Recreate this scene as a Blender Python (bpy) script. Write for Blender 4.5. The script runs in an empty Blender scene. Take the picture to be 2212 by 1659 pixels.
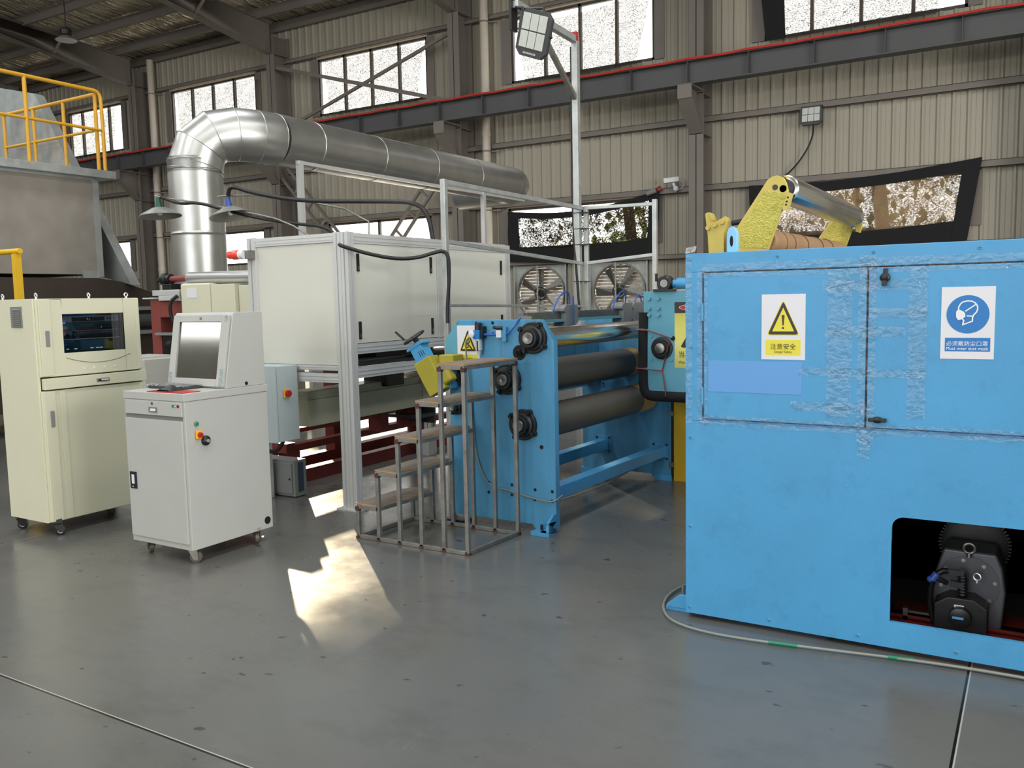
import bpy, bmesh, math, random
from mathutils import Vector, Matrix
random.seed(11)
sc = bpy.context.scene
COL = sc.collection
R = math.radians
V = Vector

# ------------------------------------------------------------------ camera
FPX, PITCH, ROLL, YAW, CAMH = 1876.0, R(5.6), R(-1.18), R(31.3), 1.55
def _cam():
    fl = V((-math.sin(YAW), math.cos(YAW), 0)); rl = V((math.cos(YAW), math.sin(YAW), 0)); z = V((0, 0, 1))
    fw = math.cos(PITCH) * fl - math.sin(PITCH) * z
    up = math.sin(PITCH) * fl + math.cos(PITCH) * z
    c, s = math.cos(ROLL), math.sin(ROLL)
    r = c * rl + s * up; u = -s * rl + c * up
    m = Matrix((r, u, -fw)).transposed().to_4x4()
    m.translation = V((0, 0, CAMH))
    cd = bpy.data.cameras.new('camera'); co = bpy.data.objects.new('camera', cd); COL.objects.link(co)
    cd.sensor_fit = 'HORIZONTAL'; cd.sensor_width = 36.0; cd.lens = FPX / 2212.0 * 36.0
    cd.clip_start = 0.05; cd.clip_end = 300
    co.matrix_world = m
    sc.camera = co
_cam()

# ------------------------------------------------------------------ light
sc.view_settings.view_transform = 'Standard'
sc.view_settings.look = 'None'
sc.view_settings.exposure = 0.0
sc.view_settings.gamma = 1.0
sc.view_settings.use_curve_mapping = False
sc.cycles.use_denoising = True
sc.cycles.max_bounces = 8
sc.cycles.diffuse_bounces = 4
sc.cycles.glossy_bounces = 4
sc.cycles.transparent_max_bounces = 16
sc.cycles.caustics_reflective = False
sc.cycles.caustics_refractive = False
sc.cycles.sample_clamp_indirect = 6.0

world = bpy.data.worlds.new('sky'); sc.world = world; world.use_nodes = True
_bg = world.node_tree.nodes['Background']
_bg.inputs['Color'].default_value = (1.0, 0.97, 0.91, 1); _bg.inputs['Strength'].default_value = 5.0

def area(name, loc, rot, sx, sy, power, col=(1, 1, 1)):
    d = bpy.data.lights.new(name, 'AREA'); d.shape = 'RECTANGLE'; d.size = sx; d.size_y = sy; d.energy = power; d.color = col
    o = bpy.data.objects.new(name, d); COL.objects.link(o); o.location = loc; o.rotation_euler = rot
    return o
# added fill panels inside the closed hall, standing in for daylight
for i, x in enumerate((-22, -15, -8, -1, 6)):
    area('overhead_fill_%d' % i, (x, 0.5, 9.5), (0, 0, 0), 1.6, 17.0, 620, (0.95, 0.98, 1.0))  # unseen overhead panels, added for ambient light
area('rear_fill', (-4, -13.6, 3.2), (R(90), 0, 0), 12, 6, 700, (0.95, 0.98, 1.0))  # added panel behind the camera to light the camera-side faces
area('high_front_fill', (-10, -13.6, 7.3), (R(86), 0, 0), 42, 1.4, 1100, (1.0, 0.98, 0.94))  # added high panel to brighten the upper wall, rafters and foil
area('side_fill', (13.6, 2, 3.0), (R(90), 0, R(90)), 10, 5.5, 2000, (1.0, 0.97, 0.92))  # added panel to brighten the faces turned to the right
_sd = bpy.data.lights.new('sun', 'SUN'); _sd.energy = 13; _sd.angle = R(0.6); _sd.color = (1.0, 0.80, 0.52)
sun = bpy.data.objects.new('sun', _sd); COL.objects.link(sun)
SUN_AZ, SUN_EL = R(48.75), R(9.3)     # low afternoon sun beyond the window wall
SUN_DIR = V((math.sin(SUN_AZ) * math.cos(SUN_EL), -math.cos(SUN_AZ) * math.cos(SUN_EL), -math.sin(SUN_EL)))
sun.rotation_euler = SUN_DIR.to_track_quat('-Z', 'Y').to_euler()
sun.location = (-20, 40, 20)

# ------------------------------------------------------------------ materials
def lin(c):
    return tuple((x / 12.92 if x <= 0.04045 else ((x + 0.055) / 1.055) ** 2.4) for x in [k / 255.0 for k in c])
def mat(name, rgb, rough=0.5, metal=0.0, spec=0.5, var=0.0, vscale=4.0, bump=0.0, bscale=60.0, stretch=(1, 1, 1), rvar=0.0, dirt=None, dscale=2.0, damt=0.5, coat=0.0):
    """principled surface; var = brightness mottling, dirt = colour of blotchy stains"""
    m = bpy.data.materials.new(name); m.use_nodes = True
    nt = m.node_tree; n = nt.nodes; l = nt.links; p = n['Principled BSDF']
    c = lin(rgb)
    p.inputs['Base Color'].default_value = (*c, 1); p.inputs['Roughness'].default_value = rough
    p.inputs['Metallic'].default_value = metal; p.inputs['Specular IOR Level'].default_value = spec
    p.inputs['Coat Weight'].default_value = coat
    if var or bump or dirt or rvar:
        tc = n.new('ShaderNodeTexCoord'); mp = n.new('ShaderNodeMapping'); mp.inputs['Scale'].default_value = stretch
        l.new(tc.outputs['Object'], mp.inputs['Vector'])
    src = None
    if var:
        no = n.new('ShaderNodeTexNoise'); no.inputs['Scale'].default_value = vscale; no.inputs['Detail'].default_value = 6
        l.new(mp.outputs['Vector'], no.inputs['Vector'])
        mr = n.new('ShaderNodeMapRange'); mr.inputs['From Min'].default_value = 0.3; mr.inputs['From Max'].default_value = 0.7
        mr.inputs['To Min'].default_value = 1 - var; mr.inputs['To Max'].default_value = 1 + var
        l.new(no.outputs['Fac'], mr.inputs['Value'])
        hs = n.new('ShaderNodeHueSaturation'); hs.inputs['Color'].default_value = (*c, 1)
        l.new(mr.outputs['Result'], hs.inputs['Value']); src = hs.outputs['Color']
    if dirt:
        no2 = n.new('ShaderNodeTexNoise'); no2.inputs['Scale'].default_value = dscale; no2.inputs['Detail'].default_value = 8; no2.inputs['Roughness'].default_value = 0.7
        l.new(mp.outputs['Vector'], no2.inputs['Vector'])
        cr = n.new('ShaderNodeMapRange'); cr.inputs['From Min'].default_value = 0.52; cr.inputs['From Max'].default_value = 0.75; cr.inputs['To Max'].default_value = damt
        l.new(no2.outputs['Fac'], cr.inputs['Value'])
        mx = n.new('ShaderNodeMix'); mx.data_type = 'RGBA'
        l.new(cr.outputs['Result'], mx.inputs['Factor'])
        if src: l.new(src, mx.inputs['A'])
        else: mx.inputs['A'].default_value = (*c, 1)
        mx.inputs['B'].default_value = (*lin(dirt), 1); src = mx.outputs['Result']
    if src: l.new(src, p.inputs['Base Color'])
    if rvar:
        no3 = n.new('ShaderNodeTexNoise'); no3.inputs['Scale'].default_value = vscale * 1.7; no3.inputs['Detail'].default_value = 4
        l.new(mp.outputs['Vector'], no3.inputs['Vector'])
        m3 = n.new('ShaderNodeMapRange'); m3.inputs['To Min'].default_value = max(0.02, rough - rvar); m3.inputs['To Max'].default_value = rough + rvar
        l.new(no3.outputs['Fac'], m3.inputs['Value']); l.new(m3.outputs['Result'], p.inputs['Roughness'])
    if bump:
        nb = n.new('ShaderNodeTexNoise'); nb.inputs['Scale'].default_value = bscale; nb.inputs['Detail'].default_value = 3
        l.new(mp.outputs['Vector'], nb.inputs['Vector'])
        bp = n.new('ShaderNodeBump'); bp.inputs['Strength'].default_value = bump; bp.inputs['Distance'].default_value = 0.01
        l.new(nb.outputs['Fac'], bp.inputs['Height']); l.new(bp.outputs['Normal'], p.inputs['Normal'])
    return m

M = {}
M['blue'] = mat('blue_paint', (76, 157, 208), 0.42, var=0.05, vscale=3, bump=0.05, bscale=180, dirt=(52, 118, 160), dscale=5, damt=0.35)
M['blue_worn'] = mat('worn_blue_paint', (78, 148, 188), 0.42, var=0.10, vscale=2.2, stretch=(5, 5, 0.4), dirt=(74, 104, 98), dscale=2.4, damt=0.65)
M['signold'] = mat('faded_sign_yellow', (196, 190, 96), 0.45)
M['teal'] = mat('teal_paint', (94, 160, 180), 0.5, var=0.08)
M['bluelabel'] = mat('pale_blue_film', (96, 158, 222), 0.35)
M['lightblue'] = mat('pale_blue_paint', (140, 200, 232), 0.5, var=0.06)
M['yellow'] = mat('yellow_paint', (208, 186, 88), 0.45, var=0.08, vscale=8)
M['film'] = mat('bubbly_film', (206, 192, 84), 0.18, var=0.16, vscale=40, bump=0.9, bscale=110, rvar=0.15)
M['olive'] = mat('olive_yellow', (168, 157, 52), 0.5, var=0.08)
M['railyellow'] = mat('rail_yellow', (212, 158, 42), 0.4, var=0.06)
M['guardyellow'] = mat('guard_yellow', (222, 178, 28), 0.5, var=0.05)
M['cream'] = mat('cream_enamel', (214, 213, 188), 0.42, var=0.02, bump=0.04, bscale=220)
M['creamdark'] = mat('cream_plastic', (209, 208, 184), 0.35)
M['grey'] = mat('light_grey_enamel', (182, 183, 178), 0.45, var=0.02, bump=0.05, bscale=220)
M['white'] = mat('white_panel', (212, 212, 202), 0.35, var=0.012)
M['alu'] = mat('aluminium_profile', (214, 216, 216), 0.36, 0.35, var=0.03, vscale=1.5, stretch=(8, 8, 0.6))
M['galv'] = mat('galvanised_steel', (182, 186, 184), 0.4, 0.6, var=0.14, vscale=9, rvar=0.12)
M['duct'] = mat('spiral_duct_steel', (192, 194, 192), 0.36, 0.9, var=0.07, vscale=3, rvar=0.08, bump=0.03, bscale=9)
M['sheet'] = mat('galvanised_sheet', (196, 202, 202), 0.34, 0.65, var=0.12, vscale=5, bump=0.25, bscale=3.5, rvar=0.12)
M['chrome'] = mat('chrome_roller', (226, 226, 226), 0.2, 1.0, rvar=0.05, vscale=6)
M['satin'] = mat('satin_steel', (214, 216, 218), 0.32, 0.75, var=0.05, vscale=3, stretch=(1, 6, 6))
M['rubber'] = mat('dark_rubber', (92, 86, 78), 0.42, var=0.06)
M['amber'] = mat('amber_varnish', (186, 142, 62), 0.3, var=0.12, vscale=14)
M['iron'] = mat('greased_iron', (36, 38, 40), 0.34, 0.3, var=0.2, vscale=20)
M['steel'] = mat('machined_steel', (140, 138, 134), 0.35, 0.9, var=0.1, vscale=20)
M['black'] = mat('black_plastic', (22, 22, 24), 0.45)
M['blackrub'] = mat('black_foam', (18, 20, 24), 0.9, bump=0.3, bscale=60)
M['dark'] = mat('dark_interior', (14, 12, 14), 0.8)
M['darkgrey'] = mat('dark_grey', (62, 64, 66), 0.5)
M['midgrey'] = mat('mid_grey', (128, 130, 130), 0.5)
M['redox'] = mat('red_oxide_paint', (112, 40, 36), 0.5, var=0.1, vscale=6)
M['redpost'] = mat('rust_red_paint', (132, 62, 56), 0.55, var=0.08)
M['cable'] = mat('red_cable', (214, 66, 56), 0.45)
M['red'] = mat('red_plastic', (176, 30, 30), 0.35)
M['redlens'] = mat('red_lens', (236, 74, 62), 0.2)
M['orange'] = mat('orange_yellow', (238, 172, 44), 0.4)
M['green'] = mat('green_button', (28, 140, 92), 0.35)
M['greentape'] = mat('green_tape', (28, 122, 84), 0.4)
M['paper'] = mat('white_sticker', (226, 226, 232), 0.4, var=0.02, vscale=3)
M['signyellow'] = mat('sign_yellow', (230, 218, 62), 0.4)
M['signblack'] = mat('sign_black', (40, 36, 38), 0.45)
M['signblue'] = mat('sign_blue', (24, 118, 192), 0.4)
M['signwhite'] = mat('sign_white', (232, 236, 240), 0.4)
M['signbrown'] = mat('sign_dark_brown', (72, 44, 40), 0.45)
M['signred'] = mat('sign_red', (190, 44, 48), 0.45)
M['kraft'] = mat('kraft_paper', (176, 138, 102), 0.7, var=0.08, stretch=(1, 9, 1), vscale=2)
M['board'] = mat('mdf_board', (142, 136, 127), 0.75, var=0.1, vscale=4, dirt=(116, 108, 100), dscale=1.3)
M['plyface'] = mat('worn_plywood', (122, 112, 102), 0.6, var=0.16, vscale=6, stretch=(1, 5, 1), dirt=(84, 76, 70), dscale=4)
M['plyedge'] = mat('plywood_edge', (176, 138, 96), 0.7, var=0.2, vscale=20, stretch=(1, 1, 6))
M['bare'] = mat('bare_mild_steel', (150, 148, 142), 0.42, 0.75, var=0.16, vscale=14, dirt=(110, 78, 58), dscale=9, damt=0.5)
M['weld'] = mat('weld_rust', (84, 56, 46), 0.7, 0.3, var=0.2, vscale=30)
M['pvc'] = mat('white_pvc', (206, 196, 182), 0.45, var=0.04)
M['steelgrey'] = mat('grey_primer_steel', (128, 121, 114), 0.6, var=0.05, vscale=1.5)
M['craneblue'] = mat('dark_crane_steel', (84, 84, 86), 0.55, var=0.06, vscale=1.5)
M['wall'] = mat('wall_sheet', (170, 164, 148), 0.5, var=0.04, vscale=0.7, stretch=(1, 1, 0.25))
M['winframe'] = mat('window_frame', (70, 64, 60), 0.5)
M['winsill'] = mat('window_trim', (206, 194, 168), 0.5)
M['lamp'] = mat('lamp_enamel', (150, 150, 146), 0.4, 0.5)
M['lampgreen'] = mat('green_lampholder', (30, 84, 72), 0.4)
M['lampblue'] = mat('blue_lampholder', (52, 84, 170), 0.4)
M['lens'] = mat('led_lens', (204, 208, 200), 0.25, var=0.05, vscale=30)
M['bluehose'] = mat('blue_hose', (40, 92, 178), 0.35)
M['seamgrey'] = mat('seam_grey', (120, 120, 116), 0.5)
M['yellowbrown'] = mat('brown_felt', (58, 48, 42), 0.8, var=0.15, vscale=2)
M['hosegrey'] = mat('clear_hose', (132, 132, 122), 0.3)
M['skypanel'] = mat('roof_light_sheet', (220, 222, 220), 0.4)

def glassy(name, tint, gloss, rough, tr=0.9, bump=0.0, bscale=40.0):
    m = bpy.data.materials.new(name); m.use_nodes = True; nt = m.node_tree; n = nt.nodes; l = nt.links
    n.remove(n['Principled BSDF']); out = n['Material Output']
    t = n.new('ShaderNodeBsdfTransparent'); t.inputs['Color'].default_value = (*tint, 1)
    g = n.new('ShaderNodeBsdfGlossy'); g.inputs['Roughness'].default_value = rough; g.inputs['Color'].default_value = (1, 1, 1, 1)
    mx = n.new('ShaderNodeMixShader'); mx.inputs['Fac'].default_value = gloss
    l.new(t.outputs[0], mx.inputs[1]); l.new(g.outputs[0], mx.inputs[2]); l.new(mx.outputs[0], out.inputs['Surface'])
    if bump:
        tc = n.new('ShaderNodeTexCoord'); nb = n.new('ShaderNodeTexNoise'); nb.inputs['Scale'].default_value = bscale; nb.inputs['Detail'].default_value = 4
        l.new(tc.outputs['Object'], nb.inputs['Vector'])
        bp = n.new('ShaderNodeBump'); bp.inputs['Strength'].default_value = bump; bp.inputs['Distance'].default_value = 0.02
        l.new(nb.outputs['Fac'], bp.inputs['Height']); l.new(bp.outputs['Normal'], g.inputs['Normal'])
    return m
M['glass'] = glassy('window_glass', (0.97, 0.98, 0.98), 0.06, 0.02)
M['tape'] = glassy('clear_packing_tape', (0.90, 0.94, 0.95), 0.075, 0.07, bump=1.0, bscale=38)
M['plastic'] = glassy('clear_plastic_wrap', (0.85, 0.87, 0.88), 0.3, 0.12, bump=1.0, bscale=60)
M['screenglass'] = glassy('display_glass', (0.85, 0.86, 0.84), 0.16, 0.08)
M['display'] = mat('grey_display', (112, 112, 106), 0.5, var=0.2, vscale=4)  # mottled grey puts the screen's reflections into its colour
M['smokeglass'] = glassy('smoked_glass', (0.5, 0.53, 0.56), 0.07, 0.03)

def net(name, dark, glow, thr, scale, sx, low=0.45, tmix=0.5, wid=0.11, omin=0.0, omax=0.9):
    """woven shade net: dark strands with pin holes that let the daylight through"""
    m = bpy.data.materials.new(name); m.use_nodes = True; nt = m.node_tree; n = nt.nodes; l = nt.links
    n.remove(n['Principled BSDF']); out = n['Material Output']
    tc = n.new('ShaderNodeTexCoord'); mp = n.new('ShaderNodeMapping'); mp.inputs['Scale'].default_value = sx
    l.new(tc.outputs['Object'], mp.inputs['Vector'])
    a = n.new('ShaderNodeTexNoise'); a.inputs['Scale'].default_value = scale; a.inputs['Detail'].default_value = 5; a.inputs['Roughness'].default_value = 0.75
    l.new(mp.outputs['Vector'], a.inputs['Vector'])
    b = n.new('ShaderNodeTexNoise'); b.inputs['Scale'].default_value = scale * 0.12; b.inputs['Detail'].default_value = 3
    l.new(mp.outputs['Vector'], b.inputs['Vector'])
    ad = n.new('ShaderNodeMath'); ad.operation = 'MULTIPLY_ADD'; ad.inputs[1].default_value = low
    l.new(b.outputs['Fac'], ad.inputs[0]); l.new(a.outputs['Fac'], ad.inputs[2])
    mr = n.new('ShaderNodeMapRange'); mr.inputs['From Min'].default_value = thr; mr.inputs['From Max'].default_value = thr + wid
    mr.inputs['To Min'].default_value = omin; mr.inputs['To Max'].default_value = omax
    l.new(ad.outputs[0], mr.inputs['Value'])
    t = n.new('ShaderNodeBsdfTransparent')
    d = n.new('ShaderNodeBsdfDiffuse'); d.inputs['Color'].default_value = (*lin(dark), 1)
    tl = n.new('ShaderNodeBsdfTranslucent'); tl.inputs['Color'].default_value = (*lin(glow), 1)
    m0 = n.new('ShaderNodeMixShader'); m0.inputs['Fac'].default_value = tmix
    l.new(d.outputs[0], m0.inputs[1]); l.new(tl.outputs[0], m0.inputs[2])
    m1 = n.new('ShaderNodeMixShader'); l.new(mr.outputs['Result'], m1.inputs['Fac'])
    l.new(m0.outputs[0], m1.inputs[1]); l.new(t.outputs[0], m1.inputs[2]); l.new(m1.outputs[0], out.inputs['Surface'])
    return m
M['netlight'] = net('light_shade_net', (64, 62, 60), (70, 66, 60), 0.47, 34, (1, 1, 2.6), 0.12, 0.2, 0.10, 0.0, 0.30)
M['netdark'] = net('dark_shade_net', (26, 24, 22), (40, 35, 29), 0.66, 24, (1, 1, 1.5), 0.40, 0.2, 0.2, 0.0, 0.6)
M['netgold'] = net('golden_shade_net', (50, 44, 38), (96, 82, 68), 0.56, 26, (1, 1, 1.5), 0.25, 0.4, 0.22, 0.0, 0.26)
M['hem'] = mat('net_hem', (26, 27, 29), 0.9)

def floor_mat():
    m = bpy.data.materials.new('concrete_floor'); m.use_nodes = True; nt = m.node_tree; n = nt.nodes; l = nt.links; p = n['Principled BSDF']
    tc = n.new('ShaderNodeTexCoord')
    def noise(scale, det, stretch=(1, 1, 1), rough=0.6):
        mp = n.new('ShaderNodeMapping'); mp.inputs['Scale'].default_value = stretch; l.new(tc.outputs['Object'], mp.inputs['Vector'])
        a = n.new('ShaderNodeTexNoise'); a.inputs['Scale'].default_value = scale; a.inputs['Detail'].default_value = det; a.inputs['Roughness'].default_value = rough
        l.new(mp.outputs['Vector'], a.inputs['Vector']); return a.outputs['Fac']
    def rng(v, a, b, c, d):
        mr = n.new('ShaderNodeMapRange'); mr.inputs['From Min'].default_value = a; mr.inputs['From Max'].default_value = b
        mr.inputs['To Min'].default_value = c; mr.inputs['To Max'].default_value = d; l.new(v, mr.inputs['Value']); return mr.outputs['Result']
    def mixc(f, A, B):
        mx = n.new('ShaderNodeMix'); mx.data_type = 'RGBA'; l.new(f, mx.inputs['Factor'])
        for k, c in (('A', A), ('B', B)):
            if isinstance(c, tuple): mx.inputs[k].default_value = (*lin(c), 1)
            else: l.new(c, mx.inputs[k])
        return mx.outputs['Result']
    base = mixc(rng(noise(0.55, 5), 0.35, 0.65, 0, 1), (93, 95, 95), (102, 100, 95))
    base = mixc(rng(noise(2.2, 9, (1, 1.6, 1), 0.72), 0.50, 0.72, 0, 0.5), base, (76, 76, 73))
    base = mixc(rng(noise(9.0, 2, (1, 1.3, 1), 0.5), 0.70, 0.735, 0, 0.8), base, (52, 52, 52))     # small oil drops
    base = mixc(rng(noise(1.6, 12, (1.4, 0.6, 1), 0.8), 0.60, 0.74, 0, 0.4), base, (134, 130, 120))  # scuffs
    sep = n.new('ShaderNodeSeparateXYZ'); l.new(tc.outputs['Object'], sep.inputs[0])
    def line(out, c, w):
        s = n.new('ShaderNodeMath'); s.operation = 'SUBTRACT'; s.inputs[1].default_value = c; l.new(sep.outputs[out], s.inputs[0])
        a = n.new('ShaderNodeMath'); a.operation = 'ABSOLUTE'; l.new(s.outputs[0], a.inputs[0])
        return rng(a.outputs[0], w * 0.6, w, 1, 0)
    for out, c in (('Y', JOINT_Y), ('X', JOINT_X), ('X', JOINT_X - 5.64)):
        base = mixc(line(out, c + 0.007, 0.004), base, (168, 164, 154))
        base = mixc(line(out, c, 0.006), base, (22, 22, 22))
    l.new(base, p.inputs['Base Color'])
    l.new(rng(noise(1.3, 6), 0.3, 0.7, 0.15, 0.32), p.inputs['Roughness'])
    p.inputs['Specular IOR Level'].default_value = 0.45
    bp = n.new('ShaderNodeBump'); bp.inputs['Strength'].default_value = 0.10; bp.inputs['Distance'].default_value = 0.01
    l.new(noise(3.0, 8), bp.inputs['Height']); l.new(bp.outputs['Normal'], p.inputs['Normal'])
    return m
JOINT_Y, JOINT_X = 1.90, -0.20

# ------------------------------------------------------------------ mesh helpers
def perp(d):
    d = d.normalized(); a = V((0, 0, 1)) if abs(d.z) < 0.9 else V((1, 0, 0))
    u = d.cross(a).normalized(); return u, d.cross(u).normalized()
class MB:
    def __init__(s): s.v = []; s.f = []; s.m = []
    def add(s, vs, fs, mi=0):
        k = len(s.v); s.v += [V(p) for p in vs]; s.f += [[i + k for i in f] for f in fs]; s.m += [mi] * len(fs); return s
    def obox(s, c, ax, ay, az, mi=0):
        c, ax, ay, az = V(c), V(ax), V(ay), V(az)
        vs = [c + i * ax + j * ay + k * az for i in (-1, 1) for j in (-1, 1) for k in (-1, 1)]
        return s.add(vs, [(0, 1, 3, 2), (4, 6, 7, 5), (0, 4, 5, 1), (2, 3, 7, 6), (0, 2, 6, 4), (1, 5, 7, 3)], mi)
    def box(s, x0, x1, y0, y1, z0, z1, mi=0):
        return s.obox(((x0 + x1) / 2, (y0 + y1) / 2, (z0 + z1) / 2), ((x1 - x0) / 2, 0, 0), (0, (y1 - y0) / 2, 0), (0, 0, (z1 - z0) / 2), mi)
    def bar(s, a, b, w, h=None, mi=0):
        a, b = V(a), V(b); d = b - a; h = h or w; n = d.normalized()
        u = n.cross(V((0, 0, 1))); u = V((1, 0, 0)) if u.length < 1e-4 else u.normalized(); t = u.cross(n)
        return s.obox((a + b) / 2, d / 2, u * (w / 2), t * (h / 2), mi)
    def cyl(s, a, b, r0, r1=None, n=24, caps=True, mi=0):
        a, b = V(a), V(b); r1 = r0 if r1 is None else r1; u, w = perp(b - a); vs = []; fs = []
        for p, r in ((a, r0), (b, r1)):
            for i in range(n):
                t = 2 * math.pi * i / n; vs.append(p + u * (r * math.cos(t)) + w * (r * math.sin(t)))
        for i in range(n): fs.append((i, (i + 1) % n, n + (i + 1) % n, n + i))
        if caps: fs += [tuple(range(n - 1, -1, -1)), tuple(range(n, 2 * n))]
        return s.add(vs, fs, mi)
    def lathe(s, a, d, prof, n=32, mi=0, cap=True):
        """profile of (distance along d, radius) turned about the line a + t d"""
        a, d = V(a), V(d).normalized(); u, w = perp(d); vs = []; fs = []
        for t, r in prof:
            for i in range(n):
                g = 2 * math.pi * i / n; vs.append(a + d * t + u * (r * math.cos(g)) + w * (r * math.sin(g)))
        for k in range(len(prof) - 1):
            for i in range(n):
                j = (i + 1) % n; fs.append((k * n + i, k * n + j, (k + 1) * n + j, (k + 1) * n + i))
        if cap and prof[0][1] > 1e-5: fs.append(tuple(range(n - 1, -1, -1)))
        if cap and prof[-1][1] > 1e-5: fs.append(tuple(range((len(prof) - 1) * n, len(prof) * n)))
        return s.add(vs, fs, mi)
    def tube(s, pts, r, n=10, mi=0, smooth=0):
        pts = [V(p) for p in pts]
        for _ in range(smooth):
            q = [pts[0]]
            for a, b in zip(pts, pts[1:]): q += [a * 0.75 + b * 0.25, a * 0.25 + b * 0.75]
            pts = q + [pts[-1]]
        vs = []; fs = []; u = None
        for i, p in enumerate(pts):
            d = (pts[min(i + 1, len(pts) - 1)] - pts[max(i - 1, 0)]).normalized()
            if u is None: u, _w = perp(d)
            u = (u - d * u.dot(d)).normalized(); w = d.cross(u)
            for k in range(n):
                g = 2 * math.pi * k / n; vs.append(p + u * (r * math.cos(g)) + w * (r * math.sin(g)))
        for i in range(len(pts) - 1):
            for k in range(n):
                j = (k + 1) % n; fs.append((i * n + k, i * n + j, (i + 1) * n + j, (i + 1) * n + k))
        fs += [tuple(range(n - 1, -1, -1)), tuple(range((len(pts) - 1) * n, len(pts) * n))]
        return s.add(vs, fs, mi)
    def prism(s, poly, ext, mi=0):
        poly = [V(p) for p in poly]; e = V(ext); n = len(poly)
        vs = poly + [p + e for p in poly]
        fs = [tuple(range(n - 1, -1, -1)), tuple(range(n, 2 * n))] + [(i, (i + 1) % n, n + (i + 1) % n, n + i) for i in range(n)]
        return s.add(vs, fs, mi)
    def xz(s, poly, y0, y1, mi=0): return s.prism([(x, y0, z) for x, z in poly], (0, y1 - y0, 0), mi)
    def yz(s, poly, x0, x1, mi=0): return s.prism([(x0, y, z) for y, z in poly], (x1 - x0, 0, 0), mi)
    def grid(s, fn, nu, nv, mi=0):
        vs = [fn(i / nu, j / nv) for i in range(nu + 1) for j in range(nv + 1)]
        fs = [(i * (nv + 1) + j, (i + 1) * (nv + 1) + j, (i + 1) * (nv + 1) + j + 1, i * (nv + 1) + j + 1) for i in range(nu) for j in range(nv)]
        return s.add(vs, fs, mi)
    def sphere(s, c, r, n=16, mi=0, sq=(1, 1, 1)):
        c = V(c); k = n // 2
        return s.grid(lambda a, b: c + V((sq[0] * r * math.sin(math.pi * b) * math.cos(2 * math.pi * a), sq[1] * r * math.sin(math.pi * b) * math.sin(2 * math.pi * a), sq[2] * r * math.cos(math.pi * b))), n, k, mi)
    def ring(s, c, d, R_, r, n=28, k=8, mi=0):
        c = V(c); u, w = perp(V(d)); d = V(d).normalized()
        def fn(a, b):
            e = u * math.cos(2 * math.pi * a) + w * math.sin(2 * math.pi * a)
            return c + e * (R_ + r * math.cos(2 * math.pi * b)) + d * (r * math.sin(2 * math.pi * b))
        return s.grid(fn, n, k, mi)
    def build(s, name, mats, parent=None, bevel=0.0, label=None, angle=38):
        mats = mats if isinstance(mats, (list, tuple)) else [mats]
        off = worldpos(parent) if parent else V((0, 0, 0))
        me = bpy.data.meshes.new(name)
        me.from_pydata([p - off for p in s.v], [], s.f)
        for k in mats: me.materials.append(M[k] if isinstance(k, str) else k)
        me.polygons.foreach_set('material_index', s.m)
        bm = bmesh.new(); bm.from_mesh(me)
        bmesh.ops.remove_doubles(bm, verts=bm.verts, dist=1e-6)
        bmesh.ops.recalc_face_normals(bm, faces=bm.faces)
        for f in bm.faces: f.smooth = True
        for e in bm.edges:
            if len(e.link_faces) == 2 and e.calc_face_angle(0) > R(angle): e.smooth = False
        bm.to_mesh(me); bm.free()
        o = bpy.data.objects.new(name, me); COL.objects.link(o)
        if parent: o.parent = parent
        if label: o['label'] = label
        if bevel:
            b = o.modifiers.new('bevel', 'BEVEL'); b.width = bevel; b.segments = 2; b.limit_method = 'ANGLE'; b.angle_limit = R(40); b.harden_normals = True
        return o
def worldpos(o):
    p = V((0, 0, 0))
    while o: p = p + o.location; o = o.parent
    return p
def tag(o, label, cat, group=None, kind=None):
    o['label'] = label; o['category'] = cat
    if group: o['group'] = group
    if kind: o['kind'] = kind
    return o
def thing(name, loc, label, cat, group=None, kind=None):
    o = bpy.data.objects.new(name, None); COL.objects.link(o); o.location = loc; o.empty_display_size = 0.1
    return tag(o, label, cat, group, kind)
def copy_tree(o, parent=None):
    c = o.copy(); COL.objects.link(c)
    if parent: c.parent = parent
    for ch in [k for k in o.children]: copy_tree(ch, c)
    return c
def rrect(x0, x1, z0, z1, r, n=5):
    pts = []
    for cx, cz, a0 in ((x1 - r, z1 - r, 0), (x0 + r, z1 - r, 90), (x0 + r, z0 + r, 180), (x1 - r, z0 + r, 270)):
        for i in range(n + 1):
            a = R(a0 + 90 * i / n); pts.append((cx + r * math.cos(a), cz + r * math.sin(a)))
    return pts
def text_mb(mb, body, size, origin, ux, uz, mi=0, align='CENTER', bold=0.0, thick=0.0006, squash=1.0):
    """lettering as thin solid shapes: origin = anchor of the base line, ux = reading direction, uz = up"""
    cu = bpy.data.curves.new('lettering', 'FONT'); cu.body = body; cu.size = size; cu.align_x = align; cu.offset = min(bold, 0.0) ; cu.resolution_u = 3
    o = bpy.data.objects.new('lettering', cu); COL.objects.link(o)
    dg = bpy.context.evaluated_depsgraph_get(); dg.update()
    me = bpy.data.meshes.new_from_object(o.evaluated_get(dg))
    ux, uz, og = V(ux).normalized(), V(uz).normalized(), V(origin); nn = ux.cross(uz)
    vs = [og + ux * v.co.x * squash + uz * v.co.y + nn * thick for v in me.vertices]
    mb.add(vs, [tuple(p.vertices) for p in me.polygons], mi)
    bpy.data.objects.remove(o); bpy.data.curves.remove(cu); bpy.data.meshes.remove(me)
    return mb
def flat(mb, poly, nrm, t, mi=0):
    """a thin solid shape laid on a surface"""
    return mb.prism(poly, V(nrm) * t, mi)

# ------------------------------------------------------------------ the hall
WY = 17.6                     # inner face of the long wall
def struct(o, label, cat): return tag(o, label, cat, None, 'structure')
def roof_z(y): return 9.02 + (17.6 - y) * 0.066
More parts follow.
